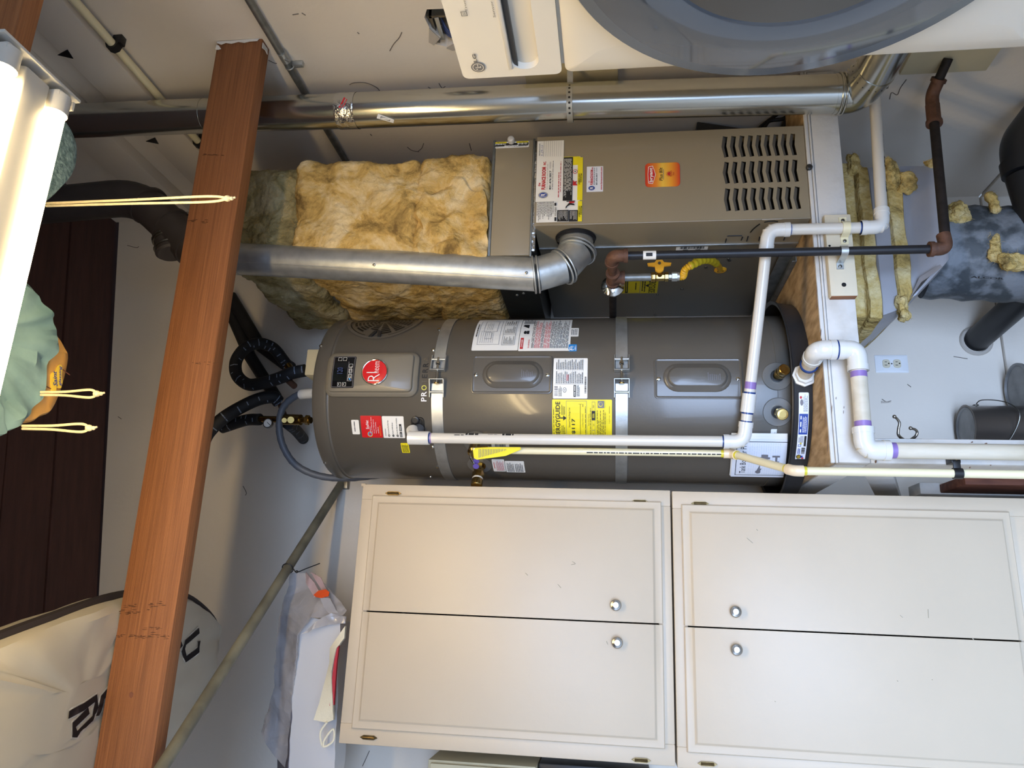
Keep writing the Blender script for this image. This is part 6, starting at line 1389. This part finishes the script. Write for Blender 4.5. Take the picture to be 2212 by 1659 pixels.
wa = copy_tree(dy, (dy.location.x, dy.location.y, dy.location.z-DZ0+.005 if DZ0 < .96 else dy.location.z-.95), 'white front-loading washer under the dryer')
wa['category'] = 'washer'; wa.name = 'washing_machine'
for ch in [c for c in wa.children if c.name.startswith('lettering')]: bpy.data.objects.remove(ch)
wa.location.z = dy.location.z-.948

# ------------------------------------------------------------------ below the platform
# return duct boot, wrapped in insulation and tape
rd = thing('return_duct', (1.15, 2.5, .4), 'return air duct under the platform wrapped in yellow fibreglass and grey tape', 'duct')
def slab(name, m, xa, xb, ya0, ya1, yb0, yb1, Yf, dpt, amp, seed):
    za, zb = at(xa, 500, Y=Yf).z, at(xb, 500, Y=Yf).z
    a0, a1 = at(xa, ya1, Y=Yf).x, at(xa, ya0, Y=Yf).x; b0, b1 = at(xb, yb1, Y=Yf).x, at(xb, yb0, Y=Yf).x
    def f(b):
        blob(b, (0, 0, 0), (1, 1, 1), 0, 5, .12, .06, seed)
        bm_ = b
        for v in bm_.verts:
            t = 1-v.co.z; x = (a0+(a1-a0)*v.co.x)*(1-t)+(b0+(b1-b0)*v.co.x)*t
            w_ = V((x, Yf+dpt*v.co.y, za+(zb-za)*t)); nn = V((v.co.x-.5, v.co.y-.5, 0)).normalized()
            v.co = w_+nn*(noise.noise(w_*12+V((seed, 0, 0)))*amp+noise.noise(w_*30)*amp*.4)+V((0, 0, noise.noise(w_*14+V((0, seed, 0)))*amp*.5))
    P(name, rd, m, f)
slab('insulation', 'insul_yellow', 1800, 1862, 340, 690, 342, 692, 2.20, .55, .016, 1)
slab('insulation', 'insul_yellow', 1862, 1892, 345, 692, 345, 690, 2.185, .56, .018, 2)
slab('tape_band', 'duct_tape', 1886, 1936, 352, 686, 352, 668, 2.215, .5, .003, 3)
slab('insulation', 'insul_yellow', 1926, 1962, 342, 668, 345, 640, 2.20, .53, .012, 4)
slab('metal_boot', 'duct_tape', 1955, 2048, 350, 650, 352, 560, 2.22, .46, .003, 5)
for i, (x, y, Yt, s) in enumerate(((1950, 668, 2.22, (.035, .02, .014)), (1922, 372, 2.19, (.045, .014, .02)), (1958, 392, 2.19, (.028, .012, .028)), (2012, 352, 2.22, (.012, .012, .02)), (1846, 352, 2.19, (.03, .014, .014)), (2065, 462, 2.25, (.02, .02, .024)))):
    c = at(x, y, Y=Yt); P('loose_tuft', rd, 'insul_yellow', lambda b: blob(b, c-V(s), c+V(s), .016, 26, .005, .02, i))
P('flap', rd, 'duct_tape', lambda b: plate(b, [at(2030, 572, Y=2.2), at(1985, 600, Y=2.2), at(1964, 648, Y=2.2), at(1990, 610, Y=2.19), at(2034, 578, Y=2.19)], .004, (0, -1, 0)))
fc0, fc1 = at(2000, 545, Y=2.42), at(2330, 555, Y=2.36)
P('flex_duct', rd, 'flex_gray', lambda b: (tube(b, [fc0.lerp(fc1, k/14) for k in range(15)], [.152+.004*math.sin(k*1.9) for k in range(15)], 40)))
st_ = fc0.lerp(fc1, .7)
def duct_text(t, x0, y0, x1, y1):
    v, f, _ = text_mesh(t, .01); pts = [at(x0+(x1-x0)*ty, y0+(y1-y0)*tx, Y=2.215) for tx, ty in v]
    bm = new(); vs = [bm.verts.new(p) for p in pts]
    for q in f:
        try: bm.faces.new([vs[i] for i in q])
        except ValueError: pass
    ax_ = (fc1-fc0).normalized()
    for w_ in bm.verts:
        c = fc0+ax_*(w_.co-fc0).dot(ax_); w_.co = c+(w_.co-c).normalized()*.158
    obj('lettering', bm, 'ink', rd)
for i, (t, x, z, s) in enumerate(((.12, .07, 0, (.03, .010, .03)), (.30, -.05, 0, (.045, .010, .016)), (.42, -.1, 0, (.025, .014, .04)), (.34, .10, .0, (.03, .010, .015)))):
    c = fc0.lerp(fc1, t)+V((x, -.146, z)); P('scrap_insulation', rd, 'insul_yellow', lambda b: blob(b, c-V(s), c+V(s), .014, 28, .006, .012, i+9))
fuzz(rd, 'insul_yellow', 3500, .015, 8)
# round lettering stencilled on the duct
v, f, _ = text_mesh('ALCOR', .01); bm = new(); axd = (fc1-fc0).normalized()
vs = [bm.verts.new(at(2112+72*tx, 640+8-14*ty, Y=2.24)) for tx, ty in v]
for q in f: bm.faces.new([vs[i] for i in q])
for w_ in bm.verts:
    c = fc0+axd*(w_.co-fc0).dot(axd); w_.co = c+(w_.co-c).normalized()*.1585
obj('lettering', bm, 'ink', rd)
# black drain pipes
RB = .046
h0 = at(2108, 737, Y=YB); dA = thing('drain_pipe', h0, 'thick black plastic drain pipe coming out of the back wall under the platform', 'pipe')
P('pipe', dA, 'abs', lambda b: tube(b, [h0+V((0, .03, 0)), at(2290, 575, Y=2.45)], RB, 28))
P('wall_ring', dA, 'torn', lambda b: ring(b, h0+V((0, -.004, 0)), (0, 1, 0), RB*1.12, .008, 24))
e0 = at(2255, 520, Y=2.25); e1_ = at(2187, 330, Y=2.25); e2_ = at(2200, 272, Y=2.25); 
dB = thing('drain_pipe', e1_, 'thick black plastic drain elbow at the right edge under the rusty gas pipe', 'pipe')
P('pipe', dB, 'abs', lambda b: tube(b, [at(2290, 640, Y=2.25), at(2207, 380, Y=2.25)], RB, 28))
P('elbow', dB, 'abs', lambda b: tube(b, fil([at(2207, 375, Y=2.25), at(2192, 312, Y=2.25), at(2250, 235, Y=2.25)], .12, 8), RB*1.05, 28))
P('hub', dB, 'abs', lambda b: tube(b, [at(2206, 376, Y=2.25), at(2200, 350, Y=2.25)], RB*1.16, 28))
P('pipe', dB, 'abs', lambda b: tube(b, [at(2235, 255, Y=2.25), at(2310, 150, Y=2.2)], RB, 28))
# wall outlet
oc = [at(x, y, Y=YB-.006) for x, y in ((1889, 768), (1960, 766), (1964, 803), (1893, 805))]
ou = thing('wall_outlet', (sum(p.x for p in oc)/4, YB, oc[1].z), 'white duplex outlet on the back wall under the platform', 'outlet')
ox, oz = sum(p.x for p in oc)/4, sum(p.z for p in oc)/4; hw, hh = .0355, (oc[0].z-oc[1].z)/2
FO = front(YB)
P('cover_plate', ou, 'outlet_plate', lambda b: raised(b, FO, (ox-hw, oz-hh, ox+hw, oz+hh), [(0, 0), (.0, .003), (.004, .0055)], .003))
for s in (1, -1):
    zc_ = oz+s*.0195
    fa_ = P('receptacle', ou, 'outlet_face', lambda b: raised(b, FO, (ox-.017, zc_-.014, ox+.017, zc_+.014), [(0, .0055), (.001, .0075)], .010))
    P('slot', fa_, 'black', lambda b: (bx(b, (ox-.0075, YB-.0082, zc_-.002), (ox-.0055, YB-.007, zc_+.007), 0), bx(b, (ox+.0055, YB-.0082, zc_-.002), (ox+.0075, YB-.007, zc_+.006), 0), lathe(b, (ox, YB-.0074, zc_-.008), (0, -1, 0), [(.0028, 0), (.0028, .0008), (0, .0008)], 10)))
P('plate_screw', ou, 'steel', lambda b: lathe(b, (ox, YB-.0055, oz), (0, -1, 0), [(.003, 0), (.002, .001), (0, .0012)], 10))
# coat hook on the post
HYp = YP+.03
hk = thing('coat_hook', at(1960, 948, Y=HYp), 'nickel double coat hook on the side of the platform post', 'hook')
def hookprong(b, l):
    sp = spline([at(x, y, Y=HYp+d) for x, y, d in l], 7); n = len(sp)
    tube(b, sp, [.0042-.0012*k/n for k in range(n)], 12); ball(b, sp[-1], .0052)
P('prong', hk, 'nickel', lambda b: hookprong(b, [(1952, 950, .01), (1941, 940, 0), (1941, 926, -.005), (1943, 914, -.01), (1938, 905, -.015), (1932, 900, -.02)]))
P('prong', hk, 'nickel', lambda b: hookprong(b, [(1968, 950, .01), (1978, 942, 0), (1981, 934, -.004), (1977, 928, -.008), (1967, 925, -.012)]))
P('back_plate', hk, 'nickel', lambda b: bx(b, (X1, HYp-.01, at(1990, 950, Y=HYp).z), (X1+.004, HYp+.03, at(1940, 950, Y=HYp).z), .0015))
# paint cans on a low shelf board
RCn = .083; YK = YB-.016-RCn; cc = at(2085, 925, Y=YK)
ctop = cc.z
shz = ctop-.195
bm = new(); bx(bm, (XPL+.10, YK-.09, shz-.02), (.84, YB-.014, shz), .002); struct('trim_3', bm, 'old_paint')
def paint_can(c, label, bail):
    r = thing('paint_can', (c.x, c.y, shz), label, 'paint can'); zt = c.z
    P('can', r, 'can_side', lambda b: lathe(b, (c.x, c.y, 0), (0, 0, 1), [(0, shz), (RCn-.002, shz), (RCn, shz+.003), (RCn, shz+.006), (RCn-.002, shz+.008), (RCn-.002, zt-.008), (RCn, zt-.004), (RCn+.001, zt), (RCn-.004, zt+.0015), (RCn-.008, zt-.002)], 56))
    P('lid', r, 'can_lid', lambda b: lathe(b, (c.x, c.y, 0), (0, 0, 1), [(RCn-.006, zt-.003), (RCn-.009, zt), (RCn-.012, zt-.001), (RCn-.015, zt-.005), (0, zt-.0045)], 56))
    if bail:
        P('bail_handle', r, 'steel', lambda b: tube(b, spline([V((c.x+RCn, c.y+.01, zt-.045)), V((c.x+RCn+.016, c.y-.02, zt-.06)), V((c.x+RCn*.9, c.y-.075, zt-.115)), V((c.x+.02, c.y-RCn-.018, zt-.135)), V((c.x-RCn*.8, c.y-.06, zt-.10)), V((c.x-RCn, c.y-.01, zt-.045))], 8), .0018, 8))
        P('bail_ear', r, 'steel', lambda b: [lathe(b, (c.x+s*RCn, c.y, zt-.045), (s, 0, 0), [(.010, -.002), (.010, .003), (0, .004)], 16) for s in (1, -1)])
    return r
paint_can(V((cc.x, YK, ctop)), 'dark metal paint can with a wire handle below the platform', True)
c2_ = at(2200, 868, Y=2.80)
pt = thing('paint_tub', (c2_.x+.02, 2.79, shz), 'pale lidded tub behind the metal paint can', 'paint can')
zt2 = c2_.z+.004
P('tub', pt, 'can_lid', lambda b: lathe(b, (c2_.x+.05, 2.79, 0), (0, 0, 1), [(0, shz), (.07, shz), (.082, zt2-.01)], 40))
P('tub_lid', pt, 'can_lid', lambda b: lathe(b, (c2_.x+.05, 2.79, 0), (0, 0, 1), [(.082, zt2-.012), (.088, zt2-.010), (.088, zt2), (.080, zt2+.002), (.076, zt2-.004), (0, zt2-.003)], 40))
